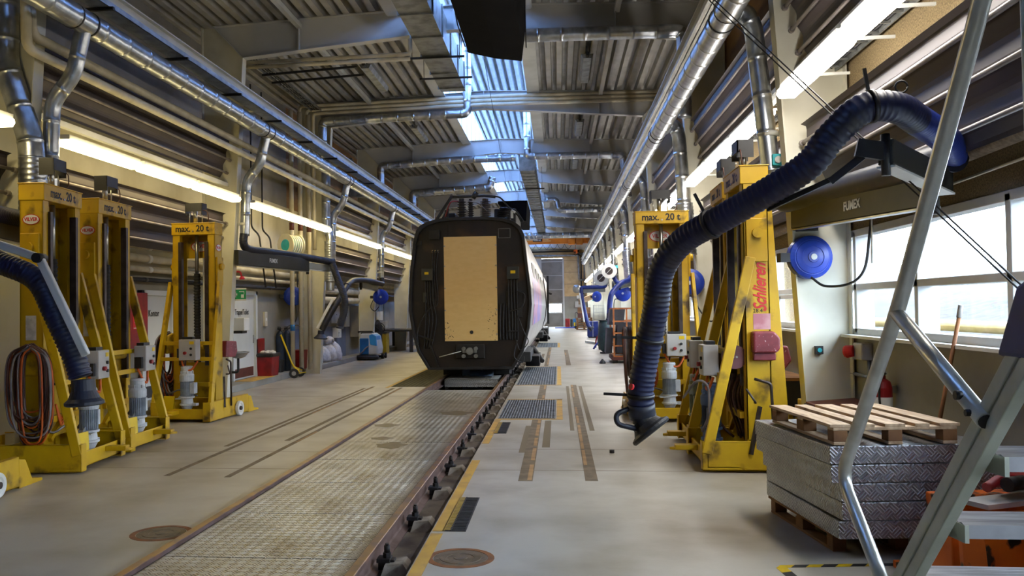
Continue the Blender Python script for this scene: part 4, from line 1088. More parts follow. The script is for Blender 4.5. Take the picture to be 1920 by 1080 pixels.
    MB().tube(spline([(bx - .04, by - .06, 1.05), (bx + .04, by - .1, .89), (bx + .16, by - .1, .85), (bx + .26, by - .06, .99)], 8), .016, 8).build('orange_lead', M['orange_cable'], cb)
    MB().tube(spline([(bx + .05, by - .06, 1.03), (bx - .02, by, .6), (bx - .05, by + .1, .4), (bx, by + .2, .3)], 8), .014, 7).build('control_lead', M['brown_cable'], cb)
    # vertical gear motor on the base
    mx, my = mot_x, .2; mo = M[motor]
    b = MB(); b.lathe((mx, my, .08), (0, 0, 1), [(.12, 0), (.12, .03), (.075, .05), (.07, .12), (.1, .18), (.12, .19), (.12, .215), (.1, .22), (.09, .3), (.12, .31), (.12, .335)], 20); b.box(mx - .16, mx - .02, my - .1, my + .1, .37, .385)
    b.prism([(mx - .16, .385), (mx - .06, .385), (mx - .06, .5)], 'y', my - .008, my + .008); b.box(mx + .06, mx + .18, my - .05, my + .05, .26, .3)
    mm = b.build('gear_motor', mo, t)
    b = MB(); b.lathe((mx, my, .42), (0, 0, 1), [(.092, 0), (.092, .24)], 24)
    for i in range(26):
        a = 2 * PI * i / 26; c, s_ = math.cos(a), math.sin(a); b.bar((mx + .095 * c, my + .095 * s_, .42), (mx + .095 * c, my + .095 * s_, .66), .007, .022, (c, s_, 0))
    b.build('motor_fins', M[fin], mm)
    b = MB(); b.lathe((mx, my, .66), (0, 0, 1), [(.112, 0), (.118, .02), (.118, .1), (.1, .13), (.1, .16), (.095, .165), (.095, .22), (.1, .225), (.09, .25), (.04, .255)], 22)
    for i in range(6):
        a = 2 * PI * i / 6; b.box(mx + .1 * math.cos(a) - .012, mx + .1 * math.cos(a) + .012, my + .1 * math.sin(a) - .012, my + .1 * math.sin(a) + .012, .79, .83)
    b.build('motor_cap', mo, mm)
    b = MB(); b.box(mx + .08, mx + .16, my - .07, my + .05, .46, .64); b.build('terminal_box', mo, mm, bevel=.008)
    if yguard:
        b = MB(); b.add([(mx - .38, my - .06, .12), (mx - .2, my - .1, .2), (mx - .18, my - .08, .42), (mx - .39, my - .04, .42), (mx - .38, my - .045, .12), (mx - .2, my - .085, .2), (mx - .18, my - .065, .42), (mx - .39, my - .025, .42)], [(0, 1, 2, 3), (7, 6, 5, 4), (0, 4, 5, 1), (1, 5, 6, 2), (2, 6, 7, 3), (3, 7, 4, 0)])
        b.build('guard_plate', M['yellow_new'], t)
    # wheels at the rear of the base
    for s in (-1, 1):
        if wheel:
            b = MB(); x = s * (wb + .0); b.lathe((x, 1.05, .125), (s, 0, 0), [(.06, .0), (.12, .005), (.125, .02), (.125, .055), (.118, .065), (.085, .06), (.07, .045)], 24)
            w = b.build('wheel', M['white'], t)
            b = MB(); b.cyl((x + s * .03, 1.05, .125), (x + s * .075, 1.05, .125), .035, 12); b.build('hub', M['guide'], w)
    # drawbar rods and crank at the side
    b = MB(); b.tube(fillet([(wb + .02, .75, .2), (wb + .03, .72, .95), (wb + .03, .55, 1.0)], .04), .016, 7); b.bar((wb + .02, .5, .2), (wb - .05, .62, .7), .03, .04); b.tube(fillet([(wb + .02, .55, .75), (wb + .09, .55, .75), (wb + .1, .45, .9)], .03), .012, 7); b.build('crank_rod', M['guide'], t)
    b = MB(); b.box(-W / 2 + .1, W / 2 - .1, ty - .05, ty, .55, .62); b.box(-W / 2 + .1, W / 2 - .1, ty + .1, ty + .14, .35, .95); b.bar((-W / 2 + .1, ty - .02, .35), (0, ty - .02, .6), .05, .05); b.build('lower_frame', Y, t)
    if hoses:
        s = hoses
        b = MB(); b.prism([(ty - .1, 1.1), (ty + .25, 1.1), (ty + .25, 1.38), (ty + .1, 1.45), (ty - .08, 1.4)], 'x', s * (W / 2 + .05), s * (W / 2 + .1)); b.build('hose_hook', Y, t, bevel=.02)
        for i in range(24):
            r = .2 + random.uniform(-.08, .08); lo = random.uniform(.3, .75); x = s * (W / 2 + .08 + random.uniform(0, .14)); yc = ty + .06 + random.uniform(-.03, .03)
            b = MB(); zt = 1.42 + random.uniform(-.03, .05); p = [(x, yc, zt), (x + s * .02, yc - r * .8, zt - .12), (x + s * .03, yc - r, (zt + lo) / 2), (x, yc - r * .8, lo + .1), (x - s * .02, yc, lo), (x - s * .03, yc + r * .8, lo + .1), (x - s * .02, yc + r, (zt + lo) / 2), (x, yc + r * .8, zt - .12), (x, yc + .01, zt)]
            b.tube(spline(p, 6), .011, 6); b.build('hose_loop', M[('orange_cable', 'brown_cable', 'brown_cable', 'grey_cable', 'brown_cable')[i % 5]], t)
        b = MB(); b.tube(spline([(s * (W / 2 + .12), ty, .6), (s * (W / 2), ty - .1, .45), (s * W / 4, ty - .15, .5), (.1, ty - .1, .4)], 8), .014, 6); b.build('trailing_hose', M['grey_cable'], t)
        b = MB()
        for i in range(3): b.tube(spline([(s * W * .2, ty - .02, .95), (s * (W * .15 + i * .03), ty - .1, .7), (s * (W * .22), ty - .08, .5 + i * .04), (s * W * .3, ty - .05, .75)], 6), .012, 6)
        b.build('orange_loops', M['orange_cable'], t)
    return t


def oval(parent, loc, rot, rx, ry):
    b = MB(); n = 28
    def E(f, z): return [(rx * f * math.cos(2 * PI * i / n), ry * f * math.sin(2 * PI * i / n), z) for i in range(n)]
    b.add(E(1, 0) + E(1, .003), [tuple(range(n - 1, -1, -1)), tuple(range(n, 2 * n))] + [(i, (i + 1) % n, (i + 1) % n + n, i + n) for i in range(n)])
    b.m = 1
    b.add(E(.9, .0045), [tuple(range(n))])
    o = b.build('maker_badge', [M['redink'], M['white']], parent); o.location = loc; o.rotation_euler = rot
    text('maker_lettering', 'VILVER', ry * .95, M['redink'], o, (0, 0, .005), (0, 0, 0), sx=.88, bold=.002)
    return o


R = math.radians
j1 = jack('tall yellow lifting jack hung with thick coils of brown hose, office wall', (-5.38, 9.64, 0), PI / 2 + R(5), .9, hoses=-1, tongue=.18)
j2 = jack('tall yellow lifting jack between the hose-hung one and the one by the toilet door', (-5.46, 10.97, 0), PI / 2 + R(2), .9, tongue=.22)
j3 = jack('tall yellow lifting jack before the office door, with white wheel', (-6.13, 13.3, 0), R(-3), .76, hoses=-1, tongue=-.1)
j0 = jack('yellow lifting jack mostly out of view, only white wheel and fork showing', (-6.02, 6.75, 0), R(4), .86, red=2)
j4 = jack('single tall yellow lifting jack facing the camera, behind the hanging blue hose', (1.68, 13.35, 0), R(2), .82, motor='motor', hoses=-1, tongue=-.5, yguard=0)
j5 = jack('yellow lifting jack with grey-green motor, inner one of the pair at the windows', (1.55, 11.2, 0), -PI / 2 + R(-1), .86, motor='motor_green', fin='motor_green', tongue=.1, box='boxgrey')
j6 = jack('yellow lifting jack with red script lettering and dusty blue motor', (1.5, 9.95, 0), -PI / 2 + R(0), .88, motor='motor_blue', fin='fins_dark', kind='s', tongue=-.1, red=0, arms='darkred')
# red script and stickers on the last one (its side that faces the camera is local +x)
W = .88
post = [c for c in bpy.data.objects if c.parent == j6 and c.name.startswith('post')][-1]
text('script_lettering', 'Schlieren', .19, M['redink'], post, (W / 2 + .004, .67, 1.97), Matrix(((0, 0, 1), (0, -1, 0), (1, 0, 0))).to_euler(), shear=.45, sx=.74, bold=.004)
b = MB(); b.box(W / 2, W / 2 + .003, .59, .77, 1.52, 1.69); b.build('faded_plate', mat('faded_red_plate', (176, 110, 118), (196, 150, 150), .6, scale=6), post)
b = MB(); b.prism([(.56, 1.27), (.8, 1.27), (.84, 1.31), (.84, 1.43), (.78, 1.5), (.56, 1.5)], 'x', W / 2 + .12, W / 2 - .02); b.build('arm_plate', M['darkred'], j6, bevel=.02)
b = MB(); b.box(W / 2 + .005, W / 2 + .08, .57, .8, 1.19, 1.27); b.build('arm_plate', M['darkred'], j6, bevel=.01)
b = MB(); b.cyl((W / 2 - .16, .4, 1.22), (W / 2 - .06, .4, 1.22), .13, 22); o = b.build('cable_drum', mat('dusty_purple', (110, 70, 78), (92, 56, 62), .5, scale=5), j6)
for dy in (-.02, .02): MB().cyl((W / 2 - .06, .4 + dy, 1.22), (W / 2 - .05, .4 + dy, 1.22), .012, 8).build('drum_bolt', M['steelplate'], o)
b = MB()
for i in range(16):
    x = W / 2 - .25 - random.uniform(0, .35); y = .55 + random.uniform(-.1, .12); b.tube(spline([(x, y, 1.0), (x - .05, y - .05, .75), (x + random.uniform(-.08, .08), y, .5), (x + .06, y + .05, .3)], 5), .012, 6)
b.build('cable_tangle', M['brown_cable'], j6)
MB().tube(spline([(.1, -.12, .75), (.3, .0, .95), (.42, .1, .9), (.42, .1, .6), (.3, .05, .4)], 8), .014, 7).build('white_lead', M['grey_cable'], j6)
for jj, xx in ((j1, -.458), (j2, -.458)):
    MB().box(xx + .004, xx + .008, .58, .7, 1.5, 1.78).build('data_plate', M['paper'], jj)
text('stencil_lettering', '28.4', .06, M['ink'], post, (W / 2 + .002, .64, 1.72), (PI / 2, 0, PI / 2))
# ---------------------------------------------------------------- office wall: arms, reels, bins and machines
def hose_reel(label, loc, axis, r, m, w=.16, cable=None, rim=None, logo=True):
    """drum reel in its moulded case; axis points out of the round face"""
    t = thing('hose_reel', label, 'hose reel', loc)
    ax = V(axis).normalized(); b = MB()
    b.lathe(ax * -w / 2, ax, [(r * .86, 0), (r, w * .18), (r, w * .62), (r * .97, w * .72), (r * .8, w * .86), (r * .78, w * .86), (r * .74, w * .9), (r * .5, w * .98), (r * .48, w * .95), (r * .26, w), (r * .24, w * 1.04), (.001, w * 1.05)], 36)
    c = b.build('reel_case', m, t)
    if logo: MB().lathe(ax * w * .56, ax, [(r * .14, 0), (r * .14, .006), (.001, .008)], 16).build('round_badge', M['white'], c)
    sd = ax.cross(V((0, 0, 1))).normalized(); b = MB(); b.bar(sd * r * .9 - ax * .02, sd * (r + .1) - ax * .02, .12, .1); b.bar(ax * -w * .5, ax * -(w * .5 + .09), .12, .2); b.build('wall_bracket', M['black'], t)
    if cable: MB().tube(spline([V(p) - V(loc) for p in cable], 10), .014, 8).build('reel_hose', M['rubber'], t)
    return t
def open_reel(label, loc, axis, r, m_rim, m_hub, hose_m, wd=.1):
    t = thing('hose_reel', label, 'hose reel', loc); ax = V(axis).normalized(); b = MB()
    for s in (-1, 1): b.lathe(ax * (s * wd - .012), ax, [(r * .55, 0), (r, .0), (r, .02), (r * .55, .02)], 30)
    b.build('reel_rim', m_rim, t)
    MB().lathe(ax * (-wd - .01), ax, [(r * .5, 0), (r * .55, .02), (r * .55, wd * 2), (r * .5, wd * 2 + .025), (.001, wd * 2 + .03)], 24).build('reel_hub', m_hub, t)
    b = MB(); n = ax.orthogonal().normalized(); q = ax.cross(n)
    for i in range(5):
        c = ax * wd * (-.75 + i * .36); b.tube([c + (n * math.cos(a) + q * math.sin(a)) * r * .84 for a in [2 * PI * j / 24 for j in range(25)]], .02, 6, False)
    b.build('wound_hose', hose_m, t)
    b = MB(); b.bar(ax * -.1, ax * -.32, .06, .06); b.bar(ax * .13 + n * r * .5, ax * .13 - n * r * .5, .03, .02); b.build('wall_bracket', M['white_steel'], t)
    return t
hose_reel('dark blue hose reel hanging from two rods above the gas cylinders', (-7.3, 23.0, 2.2), (.45, -1, 0), .27, M['reelblue'], .2, [(-7.2, 22.9, 1.95), (-7.15, 22.8, 1.6), (-7.25, 22.6, 1.35), (-7.45, 22.5, 1.25)])
b = MB(); b.cyl((-7.36, 23.05, 2.4), (-7.36, 23.05, 2.95), .016, 6); b.cyl((-7.2, 23.05, 2.4), (-7.2, 23.05, 2.95), .016, 6); single('hanger_rods', b, M['black'], 'two black rods carrying the dark blue hose reel', 'hanger')
hose_reel('round bright blue hose reel on the cream column next to the rail car', (-6.35, 30.2, 2.25), (.2, -1, 0), .28, M['reelblue'], .2, [(-6.6, 30.2, 2.2), (-6.7, 30.1, 1.9), (-6.55, 30.1, 1.75), (-6.4, 30.1, 1.9)])
open_reel('pale open hose reel with turquoise hub above the dark channel', (-6.9, 21.6, 3.5), (-.55, -1, 0), .3, M['cream'], M['teal'], M['white'], .2)

def arm(label, channels, top_hose, joints, r, hosem, chan_m='fumex', word=None, wordpos=None, nozzle=None, white_arm=None, grp=None):
    """extraction arm: wall channel(s), hose lying on them, articulated hose to a nozzle"""
    t = thing('extraction_arm', label, 'extraction arm', channels[0][0])
    for i, (p0, p1, h, w) in enumerate(channels):
        b = MB(); b.bar(p0, p1, w, h); o = b.build('channel', M[chan_m if i == 0 else ('fumex_light' if chan_m == 'fumex' and hosem == 'hosedark' else chan_m)], t, True, bevel=.006)
        d = (V(p1) - V(p0)).normalized(); b = MB(); b.bar(V(p0) - V((0, 0, h * .55)), V(p1) - V((0, 0, h * .55)), w * .9, .012); b.build('channel_lip', M['galv'], o, True)
        b = MB(); b.cyl(V(p1) - V((0, 0, h * .75)), V(p1) + V((0, 0, h * .75)), .035, 10); b.build('pivot', M['black'], o, True)
    if word:
        d = (V(channels[0][1]) - V(channels[0][0])); a = math.atan2(d.y, d.x)
        if wordpos[1]: a += PI
        nrm = V((math.sin(a), -math.cos(a), 0)); p = V(channels[0][0]) + d * wordpos[0] + nrm * (channels[0][3] / 2 + .003)
        p = WM[t.name].inverted() @ p
        text('channel_lettering', word, channels[0][2] * .42, M['whiteink'], t, p, (PI / 2, 0, a), sx=.95, bold=.003)
    if top_hose:
        b = MB(); hose(b, spline(top_hose, 10), r, .035, .05, 18); b.build('upper_hose', M[hosem], t, True)
    b = MB(); hose(b, spline(joints, 10), r, .04, .07, 20); hz = b.build('lower_hose', M[hosem], t, True)
    if white_arm:
        b = MB(); 
        for q0, q1 in zip(white_arm, white_arm[1:]): b.bar(q0, q1, .05, .075)
        b.build('support_arm', M['white'], t, True, bevel=.012)
        b = MB(); 
        for q in white_arm[1:-1]: b.cyl(V(q) - V((0, .06, 0)), V(q) + V((0, .06, 0)), .045, 12)
        if len(white_arm) > 2: b.build('elbow_pivot', M['black'], t, True)
    if nozzle:
        p, d, rr, flr = nozzle; p = V(p); d = V(d).normalized()
        b = MB(); b.lathe(p - d * .12, d, [(r * 1.02, 0), (r * 1.05, .1), (rr * .8, .17), (rr, .2), (rr, .225), (rr * .9, .235)], 24); b.build('nozzle', M['hosedark'], t, True)
        if flr:
            b = MB(); n = d.orthogonal().normalized()
            b.tube(fillet([p + n * rr * .9, p + n * (rr + .12) - d * .02, p + n * (rr + .1) - d * .2, p + n * r * 1.0 - d * .26], .05), .018, 8); b.build('nozzle_handle', M['black'], t, True)
    return t
arm('dark extraction arm with lettered channel reaching out above the toilet door', [((-6.5, 16.75, 2.9), (-6.02, 20.1, 2.9), .3, .1), ((-6.02, 20.1, 2.88), (-5.52, 20.7, 2.82), .16, .09)],
    [(-6.43, 17.0, 3.4), (-6.44, 17.0, 3.2), (-6.42, 17.25, 3.1), (-6.3, 18.2, 3.1), (-6.05, 19.9, 3.08), (-5.5, 20.6, 2.98)],
    [(-5.5, 20.45, 2.92), (-5.35, 20.4, 2.55), (-5.17, 20.3, 2.1), (-5.17, 20.3, 1.8), (-5.24, 20.3, 1.55)], .085, 'hosedark', word='FUMEX', wordpos=(.45, False), nozzle=((-5.27, 20.3, 1.46), (-.25, 0, -1), .1, False),
    white_arm=None)
arm('dark extraction arm before the cream column, nozzle pointing down near the sacks', [((-6.5, 30.3, 2.6), (-6.3, 26.9, 2.64), .26, .1)],
    [(-6.38, 30.6, 2.95), (-6.36, 30.55, 2.75), (-6.3, 30.0, 2.72), (-6.25, 28, 2.76), (-6.28, 26.0, 2.72), (-6.1, 24.2, 2.5)],
    [(-6.1, 24.3, 2.5), (-6.05, 23.4, 2.2), (-6.28, 23.1, 1.7), (-6.5, 23.0, 1.25)], .085, 'hosedark', nozzle=((-6.53, 23.0, 1.12), (-.08, 0, -1), .19, False), white_arm=[(-6.2, 23.05, 2.1), (-6.62, 22.95, 1.3)])
t = arm('blue extraction hose with white folding arm in front of the hose-hung jack', [((-6.5, 10.0, 2.75), (-6.2, 7.9, 2.8), .2, .1)],
    [(-6.45, 9.9, 3.1), (-6.4, 9.6, 2.95), (-6.2, 8.0, 2.95), (-5.9, 7.6, 2.8)],
    [(-5.9, 7.55, 2.72), (-5.2, 7.35, 2.32), (-4.75, 7.32, 2.12), (-4.55, 7.3, 1.8), (-4.36, 7.3, 1.4), (-4.3, 7.3, 1.22)], .1, 'hoseblue', nozzle=((-4.27, 7.3, 1.08), (.05, 0, -1), .17, False),
    white_arm=[(-5.75, 7.3, 2.66), (-4.64, 7.22, 2.3), (-4.2, 7.22, 1.42)])

# red fire cabinet, sign, basins
t = thing('fire_cabinet', 'red fire cabinet with white cross sign on the wall beside the office door', 'cabinet', (-7.58, 14.5, 1.1))
MB().box(-7.69, -7.45, 14.15, 14.86, 1.12, 2.16).build('cabinet_box', M['red'], t, True, bevel=.01)
b = MB(); b.box(-7.45, -7.446, 14.3, 14.58, 1.5, 1.78); s = b.build('cross_sign', M['redink'], t, True)
b = MB(); b.box(-7.446, -7.443, 14.32, 14.56, 1.52, 1.535); b.box(-7.446, -7.443, 14.32, 14.56, 1.745, 1.76); b.box(-7.446, -7.443, 14.4, 14.48, 1.58, 1.72); b.box(-7.446, -7.443, 14.36, 14.52, 1.62, 1.68); b.build('white_cross', M['white'], s, True)
t = thing('emergency_sign', 'green emergency shower sign projecting beside the toilet door', 'sign', (-6.55, 17.05, 2.15))
MB().box(-6.72, -6.42, 17.04, 17.06, 2.03, 2.27).build('sign_plate', M['green'], t, True)
b = MB(); b.box(-6.73, -6.41, 17.035, 17.045, 2.25, 2.28); b.box(-6.73, -6.41, 17.035, 17.045, 2.02, 2.05); b.box(-6.69, -6.60, 17.035, 17.04, 2.13, 2.17); b.box(-6.665, -6.625, 17.035, 17.04, 2.09, 2.21); b.box(-6.56, -6.45, 17.035, 17.04, 2.2, 2.215); b.box(-6.46, -6.45, 17.035, 17.04, 2.15, 2.21); b.box(-6.52, -6.46, 17.035, 17.04, 2.08, 2.15); b.build('sign_symbol', M['white'], t, True)
t = thing('dispenser', 'white box dispenser mounted before the toilet door', 'dispenser', (-7.2, 18.7, 1.35))
MB().box(-7.38, -7.05, 18.6, 18.95, 1.36, 1.65).build('dispenser_case', M['white'], t, True, bevel=.015)
MB().box(-7.34, -7.1, 18.62, 18.9, 1.3, 1.36).build('dispenser_slot', M['black'], t, True)
b = MB(); b.box(-7.69, -7.38, 18.7, 18.9, 1.4, 1.6); b.build('wall_mount', M['galv_dull'], t, True)
t = thing('wash_basin', 'steel wash basin on the wall before the toilet door', 'basin', (-7.35, 18.9, .8))
b = MB(); b.lathe((-7.35, 19.0, .72), (0, 0, 1), [(.06, 0), (.16, .03), (.23, .12), (.26, .13), (.26, .15), (.2, .15), (.14, .06), (.02, .04)], 24); b.box(-7.69, -7.3, 18.85, 19.15, .8, .87); b.build('bowl', M['steelplate'], t, True)
MB().tube(fillet([(-7.35, 19.0, .74), (-7.35, 19.0, .4), (-7.69, 19.0, .4)], .06), .03, 8).build('drain_pipe', M['black'], t, True)
t = thing('shut_off_valve', 'small red shut-off valve on a short pipe beside the cream column', 'valve', (-6.5, 17.0, 2.5))
b = MB(); b.tube(fillet([(-6.75, 17.0, 2.62), (-6.52, 17.0, 2.62), (-6.48, 17.0, 2.5)], .04), .02, 8); b.lathe((-6.48, 17, 2.46), (0, 0, 1), [(.05, 0), (.06, .02), (.03, .06)], 12); b.build('valve_body', M['redink'], t, True)
# thermostat panel
t = thing('alarm_panel', 'narrow pale panel on the wall between toilet door and reel', 'panel', (-7.68, 21.75, 1.4))
MB().box(-7.7, -7.64, 21.65, 21.85, 1.4, 1.78).build('panel_case', M['beige_pipe'], t, True, bevel=.01)
MB().box(-7.64, -7.635, 21.7, 21.8, 1.55, 1.62).build('panel_window', M['white'], t, True)
# bins and cylinders on the kerb
def bin_(label, x0, x1, y0, y1, z1, lid, paper):
    t = thing('waste_bin', label, 'bin', ((x0 + x1) / 2, (y0 + y1) / 2, .15))
    b = MB(); e = .03; b.add([(x0 + e, y0 + e, .15), (x1 - e, y0 + e, .15), (x1 - e, y1 - e, .15), (x0 + e, y1 - e, .15), (x0, y0, z1), (x1, y0, z1), (x1, y1, z1), (x0, y1, z1)], [(3, 2, 1, 0), (4, 5, 6, 7), (0, 1, 5, 4), (1, 2, 6, 5), (2, 3, 7, 6), (3, 0, 4, 7)]); b.build('bin_body', M['red'], t, True, bevel=.01)
    if lid: MB().box(x0 - .02, x0 + .02, y0, y1, z1, z1 + .38).build('bin_lid', M['red'], t, True, bevel=.006)
    if paper:
        b = MB(); b.box(x0 - .02, x1 + .02, y0 - .02, y1 + .02, z1 - .09, z1 + .01); b.build('bin_bag', M['bin_black'], t, True, bevel=.03)
        b = MB(); 
        for i in range(7):
            cx, cy = random.uniform(x0 + .08, x1 - .08), random.uniform(y0 + .08, y1 - .08); b.lathe((cx, cy, z1 - .03), (random.uniform(-.3, .3), random.uniform(-.3, .3), 1), [(.05, 0), (.1, .03), (.09, .07), (.03, .1)], 7)
        b.build('waste_paper', M['paper'], t, True)
    return t
bin_('red waste bin with open lid and crumpled paper beside the toilet door', -7.62, -7.2, 20.9, 21.5, .72, True, True)
bin_('red metal bin without lid behind the yellow trolley', -7.6, -7.12, 23.2, 23.75, .69, False, False)
t = thing('bucket', 'black plastic bucket between the two red bins', 'bucket', (-7.5, 22.3, .15))
b = MB(); b.lathe((0, 0, 0), (0, 0, 1), [(.12, 0), (.15, .3), (.165, .3), (.165, .33), (.14, .33), (.11, .02)], 20); b.build('bucket_body', M['black'], t)
for i, (y, lab) in enumerate(((22.5, 'dark blue gas cylinder next to the black bucket'), (22.72, 'dark blue gas cylinder behind its twin'))):
    t = thing('gas_cylinder', lab, 'gas cylinder', (-7.56 + i * .12, y + .12, .15))
    b = MB(); b.lathe((0, 0, 0), (0, 0, 1), [(.1, 0), (.115, .02), (.115, .95), (.1, 1.03), (.05, 1.1), (.03, 1.11)], 20); b.build('cylinder_body', mat('cylinder_navy%d' % i, (26, 40, 60), (34, 50, 70), .5), t)
    b = MB(); b.cyl((0, 0, 1.1), (0, 0, 1.2), .028, 10); b.cyl((0, -.05, 1.16), (0, .08, 1.16), .02, 8); b.cyl((0, -.1, 1.14), (0, -.07, 1.2), .05, 10); b.build('cylinder_valve', M['black'], t)
    MB().tube(spline([(0, .08, 1.16), (.12, .1, 1.2), (.28, .0, 1.25), (.4, -.1, 1.22)], 6), .012, 6).build('regulator_hose', M['grey_cable'], t)
t = thing('cylinder_trolley', 'yellow two-wheeled cylinder trolley leaning off the kerb', 'trolley', (-7.1, 22.4, 0))
b = MB()
b.tube(fillet([(-7.5, 22.5, 1.15), (-7.15, 22.4, .35), (-7.05, 22.38, .22), (-6.95, 22.36, .2)], .08), .025, 10); b.tube([(-7.12, 22.38, .3), (-6.95, 22.6, .18)], .018, 8); b.tube([(-7.12, 22.38, .3), (-6.9, 22.3, .12)], .018, 8); b.bar((-6.98, 22.25, .12), (-6.9, 22.75, .12), .05, .02)
b.build('trolley_frame', M['yellow_new'], t, True)
for y in (22.15, 22.7):
    b = MB(); b.lathe((-7.03, y, .13), (.2, -1, 0), [(.05, 0), (.125, .005), (.13, .03), (.125, .05), (.05, .055)], 20); w = b.build('wheel', M['rubber'], t, True)
    MB().lathe((-7.03, y, .13), (.2, -1, 0), [(.06, -.002), (.06, .06)], 14).build('wheel_hub', M['boxgrey'], w, True)
# boards leaning by the column
b = MB(); b.add([(-7.4, 24.3, .15), (-7.05, 24.4, .15), (-7.3, 24.5, 1.05), (-7.45, 24.5, 1.05), (-7.4, 24.33, .15), (-7.05, 24.43, .15), (-7.3, 24.53, 1.05), (-7.45, 24.53, 1.05)], [(0, 1, 2, 3), (7, 6, 5, 4), (0, 4, 5, 1), (1, 5, 6, 2), (2, 6, 7, 3), (3, 7, 4, 0)])
single('board', b, M['darkbox'], 'dark board leaning on the wall beside the cream column', 'board')
# white sacks
for i, (x, y, h, lab) in enumerate(((-7.45, 26.6, .5, 'white plastic sack standing next to the cream column'), (-7.38, 27.05, .58, 'white plastic sack standing in the middle of the three'), (-7.32, 27.5, .62, 'white plastic sack standing next to the floor scrubber'))):
    b = MB(); rows = []; nn = 14
    for k in range(7):
        f = k / 6; rr = (.2, .235, .24, .235, .215, .17, .05)[k]; rows.append((V((x - .08 * f, y + .03 * f, .152 + h * f)), rr * (1 + .03 * math.sin(k * 3 + i))))
    o = len(b.v); b.tube2(rows, V((0, 0, 1)), nn)
    b.f = [(f[0], True, f[2]) for f in b.f]
    tag(b.build('sack', M['sack']), lab, 'sack')
b = MB(); 
t = thing('sack', 'white sack with dark print lying on top of the standing sacks', 'sack', (-7.45, 27.2, .72))
b.tube2([(V((0, -.3, .08)), .03), (V((0, -.22, .09)), .12), (V((0, 0, .1)), .14), (V((0, .22, .09)), .12), (V((0, .3, .08)), .03)], V((0, 1, 0)), 14); b.f = [(f[0], True, f[2]) for f in b.f]; b.build('sack_body', M['sack'], t)
b = MB(); b.box(.13, .142, -.1, .1, .06, .08); b.box(.13, .142, -.14, .06, .1, .12); b.build('sack_print', M['ink'], t)
o = single('board', MB().box(-7.69, -7.35, 25.6, 26.1, .15, 1.0), M['white'], 'white board standing behind the sacks at the cream column', 'board')
# grey cabinets
for x1, ya, yb, za, zb, lab in ((-7.3, 31.0, 32.9, .8, 1.95, 'large grey wall cabinet above the floor scrubber'), (-7.55, 28.4, 29.0, 1.35, 1.95, 'small pale wall cabinet next to the sacks'), (-7.55, 29.8, 30.4, 1.2, 1.95, 'narrow pale wall cabinet beside the large grey one'), (-7.5, 28.5, 29.0, .85, 1.2, 'white box on the wall over the sacks')):
    t = thing('wall_cabinet', lab, 'cabinet', (-7.5, (ya + yb) / 2, za))
    MB().box(-7.69, x1, ya, yb, za, zb).build('cabinet_case', M['boxgrey'] if 'grey wall' in lab else M['white'], t, True, bevel=.01)
    b = MB(); b.box(x1, x1 + .012, ya + .04, yb - .04, za + .04, zb - .04); dd = b.build('cabinet_door', M['doorwhite'], t, True, bevel=.004)
    MB().cyl((x1 + .012, ya + .12, (za + zb) / 2), (x1 + .03, ya + .12, (za + zb) / 2), .02, 10).build('door_lock', M['steelplate'], dd, True)
# floor scrubber
t = thing('floor_scrubber', 'blue and white floor scrubbing machine parked at the kerb', 'floor scrubber', (-6.8, 30.3, 0))
b = MB(); b.prism([(-7.1, .18), (-6.45, .18), (-6.42, .4), (-6.5, .85), (-6.65, .95), (-7.05, .95), (-7.12, .7)], 'y', 29.95, 30.9); b.build('tank_body', M['white'], t, True, bevel=.05)
b = MB(); b.box(-7.08, -6.75, 29.9, 29.96, .2, .78); b.build('front_tank', M['scrubblue'], t, True, bevel=.03)
b = MB(); b.prism([(-6.7, .55), (-6.455, .5), (-6.49, .86), (-6.62, .93), (-6.74, .88)], 'y', 29.92, 30.7); b.build('blue_cover', mat('sky_blue_cover', (60, 160, 220), rough=.4), t, True, bevel=.02)
b = MB(); b.lathe((-6.85, 30.1, .03), (0, 0, 1), [(.38, 0), (.42, .03), (.42, .1), (.36, .14)], 26); b.bar((-7.2, 31, .08), (-6.3, 30.9, .08), .08, .08); b.build('brush_deck', M['black'], t, True)
b = MB(); b.tube(fillet([(-7.12, 30.0, .98), (-7.1, 29.8, 1.02), (-6.6, 29.8, 1.02), (-6.6, 30.0, .98)], .05), .028, 8); b.box(-7.05, -6.65, 30.0, 30.4, .94, .98); b.build('handle_bar', M['black'], t, True)
MB().tube(spline([(-6.75, 29.88, .5), (-6.85, 29.82, .42), (-6.95, 29.82, .3), (-7.05, 29.85, .22)], 6), .025, 8).build('suction_hose', M['grey_cable'], t, True)
for x in (-6.42, -7.1):
    b = MB(); b.lathe((x, 30.75, .1), (1, 0, 0), [(.03, -.04), (.1, -.04), (.1, .04), (.03, .04)], 18); b.build('wheel', M['rubber'], t, True)
t = thing('vacuum_cleaner', 'black and yellow industrial vacuum cleaner behind the floor scrubber', 'vacuum cleaner', (-6.65, 31.6, 0))
b = MB(); b.box(-6.9, -6.4, 31.35, 31.9, .14, .92); b.build('machine_case', M['yellow'], t, True, bevel=.02)
b = MB(); b.box(-6.92, -6.55, 31.33, 31.36, .14, .92); b.box(-6.92, -6.38, 31.33, 31.92, .9, .96); b.build('front_panel', M['darkbox'], t, True)
b = MB(); b.lathe((-6.75, 31.5, .96), (0, 0, 1), [(.16, 0), (.18, .1), (.15, .28), (.08, .4), (.03, .46)], 16)
for i in range(6): b.tube(spline([(-6.75 + .14 * math.cos(i), 31.4, 1.3), (-6.75 + .28 * math.cos(i * 1.1), 31.3, 1.2), (-6.75 + .3 * math.cos(i * 1.3), 31.3, 1.0), (-6.75 + .15 * math.cos(i), 31.35, .97)], 6), .014, 6)
b.build('coiled_hose', M['rubber'], t, True)
